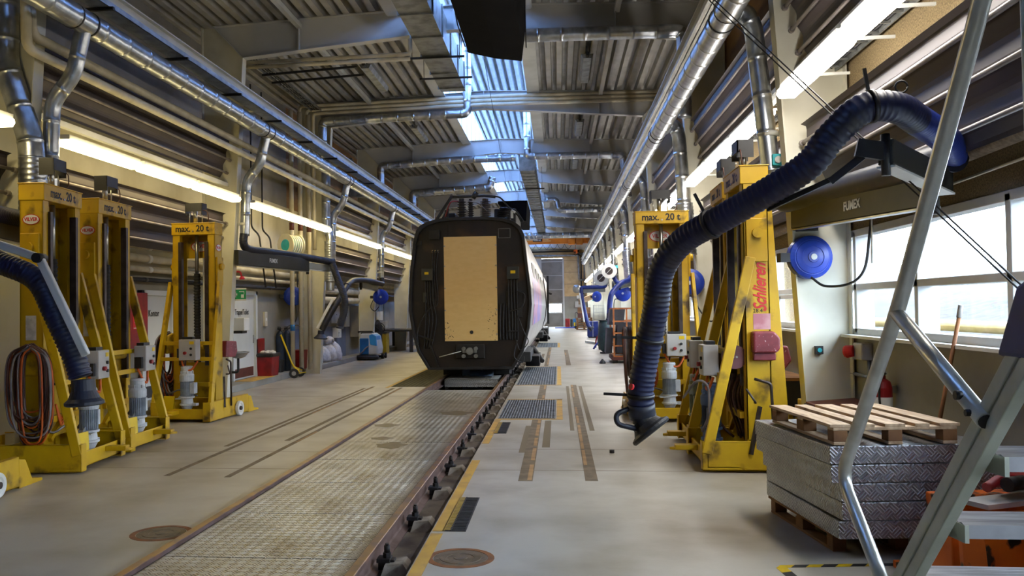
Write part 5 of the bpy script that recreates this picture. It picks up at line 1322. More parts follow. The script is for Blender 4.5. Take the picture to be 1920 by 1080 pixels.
for x in (-6.85, -6.42):
    b = MB(); b.lathe((x, 31.3, .1), (1, 0, 0), [(.03, -.03), (.1, -.03), (.1, .03), (.03, .03)], 16); b.build('wheel', M['rubber'], t, True)
# workbench far on the office side
t = thing('workbench', 'dark heavy workbench on four legs half hidden behind the rail car', 'workbench', (-6.95, 36.8, 0))
b = MB(); b.box(-7.5, -6.1, 35.4, 38.2, .86, .95); b.build('bench_top', M['darkbox'], t, True, bevel=.01)
for x in (-7.42, -6.18):
    for y in (35.5, 38.1): MB().box(x - .07, x + .07, y - .07, y + .07, .0 if x > -7.17 else .15, .86).build('leg', M['darkbox'], t, True)
for x, y, za, zb, m, lab in ((-7.6, 35.6, 1.35, 1.72, 'white', 'white switch box on the wall above the dark workbench'), (-7.6, 36.6, 1.0, 1.3, 'boxgrey', 'grey socket box on the wall below the white switch box'), (-7.62, 34.9, .5, 1.1, 'scrubblue', 'blue notice board on the wall beside the dark workbench')):
    t = thing('wall_box', lab, 'box', (x, y, za)); MB().box(-7.69, -7.5 if m != 'scrubblue' else -7.66, y, y + .5, za, zb).build('box_case', M[m], t, True, bevel=.01)
    MB().cyl((-7.6, y + .2, zb), (-7.6, y + .2, 4.6), .02, 7).build('box_conduit', M['galv_dull'], t, True)
t = thing('cable_drum', 'red-topped black drum behind the white-wheeled jack', 'drum', (-6.85, 14.6, 0))
b = MB(); b.lathe((0, 0, 0), (0, 0, 1), [(.28, 0), (.28, .03), (.24, .04), (.24, .62), (.28, .63)], 22); b.build('drum_body', M['black'], t)
MB().lathe((0, 0, .63), (0, 0, 1), [(.3, 0), (.3, .05), (.001, .06)], 22).build('drum_lid', M['red'], t)
t = thing('wall_socket', 'small green and white socket post seen behind the white-wheeled jack', 'socket', (-7.6, 18.1, 1.2))
MB().box(-7.69, -7.45, 18.0, 18.4, 1.2, 1.55).build('socket_case', M['white'], t, True, bevel=.01); MB().box(-7.69, -7.4, 18.0, 18.4, 1.9, 2.0).build('green_cap', M['green'], t, True)
MB().cyl((-7.6, 18.2, 1.55), (-7.6, 18.2, 1.9), .06, 10).build('soap_bottle', M['teal'], t, True)
# ---------------------------------------------------------------- window wall and near objects
# the big blue extraction arm
t = thing('extraction_arm', 'big blue corrugated extraction hose arm with lettered channel reaching across from the window wall', 'extraction arm', (2.75, 10.0, 2.75))
c0, c1 = V((2.66, 9.93, 2.76)), V((2.98, 7.12, 2.68))
b = MB(); b.bar(c0, c1, .09, .25); ch = b.build('channel', M['fumex'], t, True, bevel=.006)
b = MB(); b.bar(c0 - V((0, 0, .14)), c1 - V((0, 0, .14)), .1, .014); b.build('channel_lip', M['galv'], ch, True)
d = c1 - c0; a = math.atan2(d.y, d.x); nrm = V((math.sin(a), -math.cos(a), 0)); p = c0 + d * .53 + nrm * .049
text('channel_lettering', 'FUMEX', .12, M['whiteink'], ch, WM[ch.name].inverted() @ p, (PI / 2, 0, a), sx=.9, bold=.003)
b = MB(); b.bar(c0 + V((.05, .05, 0)), c0 + V((.25, .1, 0)), .12, .3); b.bar((2.82, 10.12, 2.5), (2.98, 10.15, 2.45), .06, .05); b.build('wall_hinge', M['black'], ch, True)
e0, e1 = V((3.0, 6.95, 2.72)), V((2.2, 5.98, 2.8))
b = MB(); b.bar(e0, e1, .1, .17); ar = b.build('second_channel', M['fumex'], t, True, bevel=.006)
b = MB(); b.bar(e0 - V((0, 0, .1)), e1 - V((0, 0, .1)), .12, .014); b.build('channel_lip', M['white'], ar, True)
b = MB(); b.cyl(c1 + V((0, -.02, -.2)), c1 + V((0, -.02, .22)), .03, 12); b.build('pivot', M['black'], t, True)
b = MB(); b.cyl(e1 - V((0, 0, .16)), e1 + V((0, 0, .12)), .03, 12); b.build('pivot', M['black'], t, True)
b = MB(); b.bar((2.2, 5.98, 2.8), (2.02, 6.0, 2.84), .05, .12); b.bar((2.06, 6.0, 2.78), (1.86, 6.05, 2.62), .03, .05); b.bar((1.88, 6.05, 2.64), (1.5, 6.3, 2.47), .03, .035); b.build('lift_linkage', M['black'], t, True)
b = MB(); b.tube(resample(spline([(2.58, 10.25, 3.1), (2.62, 10.2, 2.98), (2.7, 9.7, 2.93), (2.8, 9.0, 2.93), (2.95, 7.2, 2.9), (3.02, 6.85, 2.9)], 8), .05), .125, 18); b.build('sleeve_hose', M['hosedark'], t, True)
P = [(3.05, 6.95, 2.9), (2.85, 6.6, 2.98), (2.52, 6.25, 3.06), (2.28, 6.0, 3.1), (2.05, 5.95, 3.09), (1.86, 6.0, 2.92), (1.7, 6.1, 2.72), (1.25, 6.45, 2.45), (.98, 6.7, 2.3), (.82, 6.85, 2.08), (.77, 6.95, 1.75), (.71, 7.05, 1.42), (.66, 7.1, 1.12), (.66, 7.12, .98), (.67, 7.15, .9), (.71, 7.15, .83)]
sp = spline(P, 12)
b = MB(); hose(b, sp[:26], .105, .03, .03, 20); b.build('smooth_hose', M['hosebright'], t, True)
b = MB(); hose(b, sp[25:158], .102, .04, .055, 24); b.build('corrugated_hose', M['hoseblue'], t, True)
b = MB(); b.tube(resample(sp[154:170], .04), .112, 20); cu = b.build('hose_cuff', M['hosedark'], t, True)
b = MB(); b.cyl((.58, 6.98, 1.14), (.565, 6.97, 1.145), .025, 12); b.build('red_plug', M['redink'], cu, True)
b = MB(); hose(b, sp[168:], .1, .025, .06, 22); b.build('nozzle_hose', M['hosedark'], t, True)
nd = V((.62, -.2, -.78)).normalized(); nc = V((.7, 7.13, .81))
b = MB(); b.lathe(nc - nd * .06, nd, [(.1, 0), (.11, .04), (.14, .08), (.178, .1), (.182, .12), (.17, .135), (.12, .12)], 28); b.build('nozzle', M['black'], t, True)
sd = nd.cross(V((0, 1, 0))).normalized()
b = MB(); b.prism([(-.14, -.012), (.14, -.012), (.14, .012), (-.14, .012)], 'z', 0, .01)
b = MB(); q0 = nc + sd * -.19; b.tube(fillet([nc + V((-.08, -.05, -.02)), nc + V((-.24, -.06, .02)), nc + V((-.25, -.05, .1)), nc + V((-.1, -.02, .16))], .04), .022, 8); b.build('nozzle_handle', M['hosedark'], t, True)
for i, k in ((45, 0), (88, 1), (128, 2), (148, 3)):
    q = sp[i]; dd = (sp[i + 1] - sp[i - 1]).normalized(); b = MB(); b.tube([q - dd * .015, q + dd * .015], .114, 20); out = dd.cross(V((0, 1, 0))).normalized(); out = out if (out.z > 0 or k > 1) else -out
    if k > 1: out = V((-1, 0, .05))
    b.bar(q + out * .1, q + out * (.26 if k < 2 else .3), .015, .022); b.build('hose_strap', M['black'], t, True)
b = MB(); b.tube([V((2.32, 6.0, 3.2)) + V((.04 * math.cos(a_), 0, .04 + .04 * math.sin(a_))) for a_ in [i * PI / 6 for i in range(13)]], .007, 6); b.build('strap_ring', M['black'], t, True)

# blue reels on the window wall
hose_reel('big round blue hose reel with black hose on the white column by the near window', (2.82, 9.95, 2.31), (.12, -1, 0), .245, M['reelblue'], .2, [(2.8, 9.85, 2.08), (2.92, 9.75, 1.98), (3.1, 9.5, 2.0), (3.2, 9.35, 2.15), (3.24, 9.3, 2.5), (3.26, 9.3, 2.66)])
hose_reel('blue hose reel half hidden behind the pair of yellow jacks', (2.52, 16.75, 2.22), (-.25, -1, 0), .27, M['reelblue'], .2, [(2.5, 16.6, 2.0), (2.7, 16.4, 1.6), (2.9, 16.5, 1.5), (3.1, 16.6, 1.9)])
hose_reel('blue hose reel just behind the single jack by the orange rack', (2.3, 23.5, 2.24), (-.2, -1, 0), .27, M['reelblue'], .2, [(2.3, 23.4, 2.0), (2.35, 23.3, 1.7), (2.5, 23.3, 1.6), (2.6, 23.4, 2.0)])
hose_reel('round blue hose reel with white centre over the orange rack', (2.26, 30.3, 2.24), (-.2, -1, 0), .28, M['reelblue'], .2, [(2.1, 30.2, 2.05), (1.95, 30.2, 2.0), (1.93, 30.2, 1.6), (2.0, 30.2, 1.3)])
hose_reel('last blue hose reel, edge-on beside the pale hose reels', (1.95, 44.1, 2.3), (-.9, -1, 0), .27, M['reelblue'], .2)
open_reel('pale open hose reel with black spokes, higher and nearer of the two', (2.18, 36.8, 3.3), (-.15, -1, 0), .32, M['white'], M['guide'], M['cream'])
open_reel('pale open hose reel with black spokes, lower and farther of the two', (1.92, 38.2, 3.05), (-.3, -1, 0), .34, M['white'], M['guide'], M['cream'])
# further blue arms
arm('blue extraction hose arm curving down to the dark sheets on the orange rack', [((2.5, 30.5, 2.6), (2.1, 29.6, 2.5), .2, .1)],
    [(2.48, 30.4, 2.9), (2.5, 30.2, 2.75), (2.4, 29.9, 2.68), (2.15, 29.4, 2.58), (1.95, 29.2, 2.42)], [(1.95, 29.2, 2.42), (1.78, 29.0, 2.2), (1.72, 29.0, 1.9), (1.7, 29.0, 1.55)], .09, 'hosebright', 'fumex_light', nozzle=((1.7, 29.0, 1.45), (0, 0, -1), .13, False))
arm('bright blue far extraction arm with white strut folded down near the pallets', [((2.4, 44.3, 2.66), (1.3, 44.6, 2.62), .22, .1)],
    [(2.42, 44.2, 3.0), (2.4, 44.2, 2.85), (2.2, 44.3, 2.8), (1.3, 44.6, 2.78), (1.2, 44.6, 2.7)], [(1.2, 44.6, 2.78), (1.22, 44.6, 2.3), (1.4, 44.6, 1.3), (1.52, 44.6, .85), (1.6, 44.6, .72)], .1, 'hosebright', 'fumex_light', nozzle=((1.64, 44.6, .68), (.8, 0, -.6), .16, False), white_arm=[(1.1, 44.5, 2.5), (1.32, 44.5, 1.0)])
arm('short blue hose from the drop duct beside the second pale reel', [((2.45, 37.2, 2.75), (2.3, 36.4, 2.7), .2, .1)], None, [(2.38, 37.2, 3.3), (2.4, 37.1, 3.05), (2.5, 36.6, 2.8), (2.62, 36.0, 2.72)], .1, 'hosebright', 'fumex_light')
# conduit rods above the near window, electrical bits
single('conduit', MB().tube(fillet([(3.26, 5.0, 2.82), (3.26, 9.28, 2.72), (3.26, 9.3, 2.2)], .05), .012, 8), M['chrome'], 'thin bright conduit on the wood-wool boards above the near window', 'conduit')
single('lagged_pipe', MB().tube([(3.18, 5, 2.98), (3.2, 16.5, 2.78)], .07, 12), mat('brown_lagging', (120, 100, 78), (96, 80, 60), .9, scale=30, bump=.4), 'brown lagged pipe running along the wood-wool boards above the window', 'pipe')
t = thing('power_socket', 'grey three-phase socket with red cap on the concrete under the near window', 'socket', (3.25, 9.6, 1.2))
b = MB(); b.box(3.18, 3.3, 9.45, 9.72, 1.18, 1.36); b.build('socket_case', M['boxgrey'], t, True, bevel=.015)
b = MB(); b.lathe((3.18, 9.68, 1.27), (-.6, .5, -.1), [(.06, 0), (.065, .03), (.07, .08), (.06, .1)], 16); b.build('red_cap', M['redink'], t, True)
b = MB(); b.tube(fillet([(3.27, 9.5, 1.2), (3.27, 9.5, 1.0), (3.27, 10.1, 1.0), (3.27, 10.1, 1.4)], .05), .02, 8); b.build('socket_conduit', M['galv_dull'], t, True)
t = thing('light_switch', 'small grey switch box on the concrete beside the white column', 'switch', (3.27, 9.98, 1.15)); MB().box(3.24, 3.3, 9.92, 10.02, 1.16, 1.32).build('switch_case', M['white'], t, True, bevel=.005); MB().cyl((3.27, 9.97, 1.32), (3.27, 9.97, 1.5), .012, 6).build('switch_cable', M['grey_cable'], t, True)
t = thing('push_button', 'small blue push button box on the white column', 'button', (2.9, 10.03, 1.22)); MB().box(2.87, 2.95, 9.98, 10.04, 1.22, 1.31).build('button_case', M['black'], t, True); MB().cyl((2.91, 9.98, 1.265), (2.91, 9.97, 1.265), .025, 10).build('blue_button', M['teal'], t, True)
t = thing('fire_extinguisher', 'red fire extinguisher standing against the concrete under the window', 'fire extinguisher', (3.17, 8.85, .55))
b = MB(); b.lathe((0, 0, 0), (0, 0, 1), [(.08, 0), (.088, .02), (.088, .4), (.07, .46), (.03, .49), (.03, .52)], 22); b.build('extinguisher_body', M['red'], t)
b = MB(); b.lathe((0, 0, .15), (0, 0, 1), [(.0885, 0), (.0885, .16)], 22); b.build('white_label', M['white'], t)
b = MB(); b.cyl((0, 0, .5), (0, 0, .56), .025, 10); b.bar((.02, 0, .55), (-.1, -.03, .58), .02, .015); b.bar((.02, 0, .575), (-.11, -.03, .63), .02, .012); b.tube(spline([(.02, -.03, .54), (-.05, -.1, .52), (-.07, -.1, .35), (-.05, -.08, .15)], 6), .011, 7); b.build('valve_handle', M['black'], t)
MB().box(.05, .12, -.04, .04, .35, .42).build('wall_hook', M['steelplate'], t)
t = thing('broom', 'broom with worn wooden stick leaning under the near window', 'broom', (3.05, 7.3, 0))
b = MB(); b.tube([(2.95, 7.42, .1), (3.2, 7.23, 1.72)], .016, 10); b.build('broomstick', M['broom'], t, True)
b = MB(); b.tube([(3.19, 7.238, 1.66), (3.203, 7.228, 1.76)], .019, 10); b.build('stick_cap', M['boxgrey'], t, True); MB().tube([(3.02, 7.366, .55), (3.03, 7.358, .62)], .018, 10).build('tape_band', M['birch'], t, True)
b = MB(); b.box(2.78, 3.1, 7.38, 7.46, .03, .1); b.build('broom_head', M['black'], t, True)
# stacked tread-plate boxes on a pallet, a pallet on top
def pallet(label, loc, rz, m, L=1.2, Wd=.8, mb_='pallet_dark'):
    t = thing('pallet', label, 'pallet', loc, rz)
    for j in range(5):
        y = -Wd / 2 + .05 + j * (Wd - .1) / 4; w = .072 if j in (0, 2, 4) else .05
        MB().box(-L / 2, L / 2, y - w, y + w, .122, .144).build('deck_board', M[m], t, bevel=.003)
    for x in (-L / 2 + .05, 0, L / 2 - .05): MB().box(x - .05, x + .05, -Wd / 2, Wd / 2, .1, .122).build('cross_board', M[m], t, bevel=.003)
    for x in (-L / 2 + .05, 0, L / 2 - .05):
        for y in (-Wd / 2 + .05, 0, Wd / 2 - .05): MB().box(x - .05 if x else -.07, x + .05 if x else .07, y - .05, y + .05, .022, .1).build('block', M[mb_], t, bevel=.004)
    for y in (-Wd / 2 + .05, 0, Wd / 2 - .05): MB().box(-L / 2, L / 2, y - .05, y + .05, 0, .022).build('bottom_board', M[m], t, bevel=.003)
    return t
pallet('dirty brown wooden pallet under the stack of tread-plate boxes', (2.36, 7.1, 0), R(97), 'pallet_dark', 1.2, 1.0)
pallet('worn pale wooden pallet lying on top of the tread-plate boxes', (2.25, 6.84, .803), R(96), 'pallet', 1.2, .86)
lay = [(0, .06, -2), (0, .05, -2), (.05, .02, -1.4), (.0, .0, -1), (0, .0, -1)]
lname = ['bottom one', 'second from the bottom', 'middle one', 'second from the top', 'topmost']
for i in range(5):
    z = .146 + i * .1315; ex = (.05, .06, .04, -.02, -.03)[i]; ey = (.0, .0, .0, -.02, -.03)[i]
    t = thing('tread_plate_box', 'silver tread-plate box, %s of the stack of five' % lname[i], 'box', (2.36 + ex, 7.0 + ey, z), R(7 + (-1, 0, 1, .5, .5)[i]), None)
    sx, sy = .575, .72
    b = MB(); b.m = 0; b.box(-sx, sx, -sy, sy, 0, .124)
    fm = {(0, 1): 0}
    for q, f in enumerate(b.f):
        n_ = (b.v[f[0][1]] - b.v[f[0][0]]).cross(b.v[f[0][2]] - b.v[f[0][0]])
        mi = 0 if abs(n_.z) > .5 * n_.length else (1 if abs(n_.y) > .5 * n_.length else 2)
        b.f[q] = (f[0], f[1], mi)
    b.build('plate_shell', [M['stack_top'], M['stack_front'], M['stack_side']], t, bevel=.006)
# steel frame rack with dark sheets
t = thing('sheet_rack', 'rusty orange tube rack loaded with dark sheets on the far side of the jacks', 'rack', (2.2, 28.0, 0))
b = MB()
for x in (1.72, 2.12, 2.62):
    for y in (27.2, 28.9):
        b.bar((x, y, .22), (x, y, 1.72), .05, .05, (1, 0, 0))
for z in (1.72, 1.32, .95, .55, .22):
    for y in (27.2, 28.9): b.bar((1.7, y, z), (2.64, y, z), .045, .045)
    for x in (1.72, 2.62): b.bar((x, 27.2, z), (x, 28.9, z), .045, .045)
b.build('rack_frame', M['rack'], t, True)
b = MB(); b.box(1.65, 2.7, 27.15, 28.95, .1, .2); b.build('rack_base', M['brownbox'], t, True)
for x in (1.75, 2.2, 2.6):
    b = MB(); b.box(x - .08, x + .08, 27.25, 27.4, 0, .1); b.build('base_block', M['black'], t, True)
for i, (x0, x1, y, z0, z1, m, lab) in enumerate(((1.48, 1.68, 27.6, .3, 1.1, 'darkbox', 'black plastic sheet leaning outside the orange rack'), (1.58, 2.05, 27.5, 1.2, 1.7, 'darkbox', 'charcoal panel standing upright in the orange rack'), (1.8, 2.3, 27.45, .3, 1.28, 'darkbox', 'second charcoal panel standing in the orange rack'), (2.2, 2.55, 27.6, .3, 1.0, 'white', 'white door leaf standing in the orange rack'), (1.9, 2.6, 28.2, 1.0, 1.18, 'brownbox', 'dark brown box on a shelf of the orange rack'))):
    b = MB(); b.add([(x0, y, z0), (x1, y, z0), (x1 + .06, y + .05, z1), (x0 + .06, y + .05, z1), (x0, y + .9, z0), (x1, y + .9, z0), (x1 + .06, y + .95, z1), (x0 + .06, y + .95, z1)], [(0, 1, 2, 3), (7, 6, 5, 4), (0, 4, 5, 1), (1, 5, 6, 2), (2, 6, 7, 3), (3, 7, 4, 0)])
    single('steel_sheet', b, M[m], lab, 'panel')
# bench, yellow block and brown case behind the jack pair
t = thing('wooden_bench', 'wooden bench against the wall behind the jack with red script', 'bench', (2.95, 12.6, 0))
MB().box(2.6, 3.28, 11.6, 13.4, .78, .82).build('bench_top', M['pallet_dark'], t, True); b = MB()
for y in (11.8, 13.2): MB().box(2.7, 3.2, y - .03, y + .03, 0, .78).build('leg', M['darkbox'], t, True)
t = thing('yellow_block', 'small yellow steel block peeping above the tread-plate boxes', 'block', (2.96, 9.75, 0)); MB().box(2.82, 2.98, 10.35, 10.6, .0, .66).build('block_body', M['yellow_new'], t, True, bevel=.01); MB().box(2.88, 2.95, 10.345, 10.35, .55, .62).build('block_print', M['ink'], t, True)
t = thing('storage_case', 'dark brown case with sloping lid behind the tread-plate boxes', 'case', (3.0, 8.9, 0)); MB().prism([(2.72, 0), (3.25, 0), (3.25, .74), (2.72, .7)], 'y', 9.35, 9.9).build('case_body', M['brownbox'], t, True, bevel=.01); MB().box(2.71, 3.26, 9.34, 9.91, .66, .68).build('lid_seam', M['black'], t, True)
# orange lifting beam beneath the steps
t = thing('lifting_beam', 'scuffed orange steel lifting beam on the floor behind the steps', 'lifting beam', (2.75, 5.6, 0))
b = MB(); b.bar((2.2, 5.3, .34), (3.28, 5.7, .34), .16, .34); b.bar((2.42, 5.95, .38), (3.28, 6.1, .38), .14, .3); b.build('beam', M['orange'], t, True, bevel=.01)
b = MB(); b.prism([(0, 0), (.12, 0), (.16, .3), (.02, .42)], 'y', 0, .12); 
for x, y in ((2.26, 5.12), (2.75, 5.35), (3.12, 5.5)): b.prism([(x, .02), (x + .14, .02), (x + .1, .5), (x - .02, .52)], 'y', y, y + .06)
b.box(2.22, 3.28, 5.0, 6.1, 0, .05); b.build('rib', M['orange'], t, True, bevel=.008)
b = MB(); b.bar((2.5, 5.55, .55), (3.15, 5.85, .55), .2, .03); b.build('top_plate', M['boxgrey'], t, True)
t = thing('lifting_strap', 'red lifting strap with steel hook lying on the orange beam', 'strap', (2.85, 5.8, .6))
b = MB(); b.bar((2.75, 5.72, .64), (3.12, 5.98, .68), .12, .05); b.tube(spline([(2.6, 5.6, .64), (2.75, 5.7, .68), (2.95, 5.75, .66), (3.15, 5.9, .72)], 6), .03, 8); b.build('strap_webbing', M['red'], t, True)
b = MB(); b.cyl((2.72, 5.6, .66), (2.85, 5.68, .66), .045, 12); b.cyl((2.85, 5.68, .66), (2.95, 5.74, .66), .035, 10); b.build('hook', M['clip'], t, True)
# steps with tube handrail, close to the camera
t = thing('mobile_steps', 'aluminium mobile steps with bent tube handrail close to the camera', 'steps', (1.3, 2.4, 0))
def SY(z): return 3.55 - z * .99
for x, s in ((.965, 1), (1.72, -1)):
    b = MB(); q0 = V((x, SY(.0), 0)); q1 = V((x, SY(2.3), 2.3)); dd = (q1 - q0).normalized(); up = V((0, dd.z, -dd.y))
    for o in (-.023, .023): b.bar(q0 + up * o, q1 + up * o, .03, .036, up)
    b.bar(q0, q1, .02, .06, up); b.build('stringer', M['alu'], t, True, bevel=.003)
for i in range(1, 11):
    z = i * .205; yf = SY(z) + .055
    b = MB(); n_ = 6
    prof = [(yf + .035, z - .012)]
    for j in range(11): prof.append((yf + .035 - j * .015, z + (.004 if j % 2 else 0)))
    prof += [(yf - .115, z - .034), (yf - .09, z - .034), (yf - .09, z - .012)]
    b.prism(prof, 'x', 1.0, 1.7); tr = b.build('tread', M['tread'], t, True)
    b = MB(); b.add([(.985, yf + .035, z - .002), (1.0, yf - .118, z), (1.0, yf - .118, z - .045), (.985, yf + .02, z - .045), (.995, yf + .035, z - .002), (1.01, yf - .118, z), (1.01, yf - .118, z - .045), (.995, yf + .02, z - .045)], [(0, 1, 2, 3), (7, 6, 5, 4), (0, 4, 5, 1), (1, 5, 6, 2), (2, 6, 7, 3), (3, 7, 4, 0)]); b.build('end_plate', M['alu'], tr, True)
for x in (.95, 1.74):
    b = MB(); b.tube(fillet([(x, 2.62, .91), (x, 3.05, 1.2), (x, 2.53, 1.76), (x, 2.0, 2.46), (x, 1.8, 2.8), (x, 1.3, 3.0)], .1, 6), .0205, 16); h = b.build('handrail', M['chrome'], t, True)
    b = MB(); b.tube([(x, 2.53, 1.76), (x, 2.04, 1.52)], .0205, 16); b.build('handrail_strut', M['chrome'], h, True)
    b = MB(); b.cyl((x, 2.055, 1.527), (x, 2.036, 1.518), .017, 12)
    b.cyl((x - .03, 2.07, 1.535), (x + .05, 2.07, 1.535), .008, 8); b.cyl((x - .03, 2.12, 1.57), (x - .015, 2.12, 1.57), .011, 8); b.build('strut_bolt', M['black'], h, True)
b = MB(); b.prism([(1.98, 1.67), (1.84, 1.67), (1.84, 1.84), (1.89, 1.82)], 'x', .945, .99); b.build('blue_bracket', mat('navy_bracket', (24, 34, 78), (30, 40, 84), .5), t, True, bevel=.01)
b = MB(); b.tube([(1.0, 1.9, 1.66), (1.0, 1.9, 2.8)], .021, 14); b.build('upright_post', M['alu'], t, True)
for x in (.965, 1.72):
    b = MB(); b.bar((x, SY(2.2), 2.2), (x, .95, .0), .03, .05, (1, 0, 0)); b.build('rear_leg', M['alu'], t, True)
b = MB(); b.bar((.965, 1.02, .3), (1.72, 1.02, .3), .03, .03); b.bar((.965, SY(.04), .06), (1.72, SY(.04), .06), .03, .03); b.build('base_bar', M['alu'], t, True)
single('floor_bolt', MB().cyl((.62, 10.6, 0), (.62, 10.6, .04), .03, 8), M['clip'], 'small loose bolt lying on the floor in front of the jack pair', 'bolt')
# ---------------------------------------------------------------- far end
t = thing('overhead_crane', 'orange overhead crane bridge across the far end of the hall', 'crane', (AX, 60, 6.2))
b = MB(); b.box(-6.1, 2.2, 59.85, 60.15, 6.22, 6.68); b.build('bridge_beam', M['crane'], t, True, bevel=.01)
b = MB(); 
for x in (-6.12, 2.2): b.box(x - .1, x + .1, 59.2, 60.8, 6.27, 6.5)
b.build('end_carriage', M['crane'], t, True)
b = MB(); b.box(-1.7, -1.05, 59.83, 59.85, 6.4, 6.58); o = b.build('black_plate', M['ink'], t, True); text('crane_lettering', 'KONE', .17, M['whiteink'], o, (0, 0, 0) if False else WM[o.name].inverted() @ V((-1.37, 59.825, 6.49)), (PI / 2, 0, 0))
b = MB(); b.box(-1.0, -.6, 59.84, 59.85, 6.5, 6.56); b.box(-1.0, -.45, 59.84, 59.85, 6.4, 6.45); b.build('pale_marking', M['birch'], t, True)
b = MB(); b.box(.75, 1.25, 59.4, 59.8, 6.12, 6.5); b.box(1.3, 1.75, 59.4, 59.8, 6.1, 6.55); b.build('hoist_trolley', M['crane'], t, True, bevel=.03)
b = MB(); b.cyl((1.25, 59.6, 6.1), (1.25, 59.6, 5.75), .015, 6); b.box(1.12, 1.38, 59.5, 59.7, 5.5, 5.75); b.build('hook_block', M['orange'], t, True); MB().tube([V((1.25, 59.6, 5.42)) + V((.07 * math.cos(a), 0, .07 * math.sin(a))) for a in [PI * .6 + i * PI * 1.4 / 10 for i in range(11)]], .02, 6).build('hook', M['clip'], t, True)
b = MB()
for i in range(6): x = -2.0 + i * .5; b.tube(spline([(x, 59.8, 6.2), (x + .12, 59.8, 5.95), (x + .25, 59.8, 5.85), (x + .38, 59.8, 5.95), (x + .5, 59.8, 6.2)], 5), .015, 6)
b.build('festoon_cable', M['black'], t, True)
# pipes and trays on the far wall
b = MB(); b.tube(fillet([(-3.0, 79.4, 6.55), (1.9, 79.4, 6.55), (1.95, 79.4, 4.3), (3.2, 79.4, 4.25)], .15), .1, 10); single('wall_pipe', b, M['galv_dull'], 'grey pipe above the tall far door turning down beside it', 'pipe')
b = MB(); b.tube([(-3.2, 79.5, 6.95), (2.0, 79.5, 6.95)], .08, 8); b.box(-3.2, 2.0, 79.3, 79.6, 7.1, 7.14); single('wall_pipe', b, M['black'], 'dark pipe and tray running above the far door', 'pipe')
for i in range(3):
    b = MB(); x = 2.15 + i * .28; b.tube(fillet([(x, 79.5, .3), (x, 79.5, 6.5), (x - .5, 79.5, 6.8)], .1), .06, 8); single('wall_pipe', b, M['darkbox'] if i == 0 else M['galv_dull'], 'upright far wall pipe, %s from the tan boards' % ('first', 'second', 'third')[i], 'pipe')
t = thing('round_mirror', 'round steel-rimmed mirror on an arm by the far wall', 'mirror', (1.3, 60, 3.05)); MB().lathe((0, 0, 0), (-.3, -1, 0), [(.3, 0), (.3, .04), (.26, .09), (.12, .14), (.001, .15)], 24).build('mirror_dish', M['steelplate'], t); MB().bar((0, .03, 0), (1.6, .1, .2), .04, .04).build('mirror_arm', M['galv_dull'], t)
# stack of pallets: each one a thing
for i in range(5):
    t = thing('pallet', 'pallet %s of the wooden pile beside the far door' % ('lowest', 'second lowest', 'middle', 'second highest', 'topmost')[i], 'pallet', (2.0 + .03 * (i % 2), 68, i * .19))
    b = MB()
    for y in (-.4, 0, .4): b.box(-.62, .62, y - .06, y + .06, .15, .18); b.box(-.62, .62, y - .06, y + .06, 0, .03)
    b.build('deck_board', M['pallet_dark'], t)
    b = MB()
    for x in (-.55, 0, .55): b.box(x - .07, x + .07, -.45, .45, .03, .15)
    b.build('block', M['pallet_dark'], t)
for i, (z0, z1, m, lab) in enumerate(((.95, 1.3, 'brownbox', 'brown cardboard box on the far pallet pile'), (1.3, 1.75, 'pallet_dark', 'wooden crate on top of the far pallet pile'))):
    single('crate', MB().box(1.5, 2.5, 67.6, 68.4, z0, z1), M[m], lab, 'crate', None, .01)
t = thing('timber_rack', 'slanted bundle of pale timber on brackets above the far pallets', 'timber', (2.6, 66, 2.2)); b = MB()
for i in range(5): b.bar((1.6, 65.6, 2.0 + i * .08), (2.9, 66.4, 2.55 + i * .08), .3, .06)
b.build('timber_board', M['pallet'], t, True); MB().bar((2.6, 66.2, 2.3), (3.25, 66.2, 2.1), .1, .1).build('rack_bracket', M['teal'], t, True)
single('wall_box', MB().box(1.55, 2.1, 79.5, 79.8, 1.75, 2.3), M['boxgrey'], 'grey box on the concrete of the far wall', 'box', None, .01)
single('wall_box', MB().box(1.7, 2.0, 79.6, 79.8, 2.55, 2.85), M['white'], 'white box on the far wall above the grey one', 'box', None, .01)
for x0, x1, h, m, lab in ((.6, 1.0, .75, 'red', 'red bin by the far door'), (1.05, 1.25, .7, 'black', 'dark drum by the far door'), (1.3, 1.55, .75, 'scrubblue', 'blue and yellow machine by the far door')):
    t = thing('floor_bin', lab, 'bin', ((x0 + x1) / 2, 77.5, 0)); MB().box(x0, x1, 77.2, 77.8, 0, h).build('bin_body', M[m], t, True, bevel=.03)
    if m == 'scrubblue': MB().box(x0 + .05, x1 - .02, 77.15, 77.2, .1, .4).build('yellow_front', M['yellow_new'], t, True)
t = thing('hand_truck', 'black hand truck standing before the far pallets', 'hand truck', (1.45, 70, 0)); b = MB(); b.tube(fillet([(1.35, 70, .1), (1.35, 70, 1.3), (1.5, 70, 1.38), (1.52, 70, 1.2)], .05), .025, 8); b.build('truck_frame', M['black'], t, True); MB().lathe((1.4, 69.9, .13), (0, -1, 0), [(.13, 0), (.13, .05)], 14).build('wheel', M['rubber'], t, True)
single('floor_mat', MB().box(-.3, 1.5, 73, 74.5, .002, .06), M['reelblue'], 'blue lifting ramp on the floor in front of the far door', 'ramp', None, .01)
t = thing('wire_cage', 'grey wire cage trolley beside the blue arm', 'cage', (2.7, 58, 0)); b = MB()
for x in (2.35, 3.0):
    for y in (57.5, 58.5): b.bar((x, y, .1), (x, y, 1.9), .03, .03, (1, 0, 0))
for i in range(8):
    z = .2 + i * .24
    for y in (57.5, 58.5): b.bar((2.35, y, z), (3.0, y, z), .015, .015)
    x = 2.35 + i * .093
    b.bar((x, 57.5, .2), (x, 57.5, 1.9), .012, .012, (1, 0, 0))
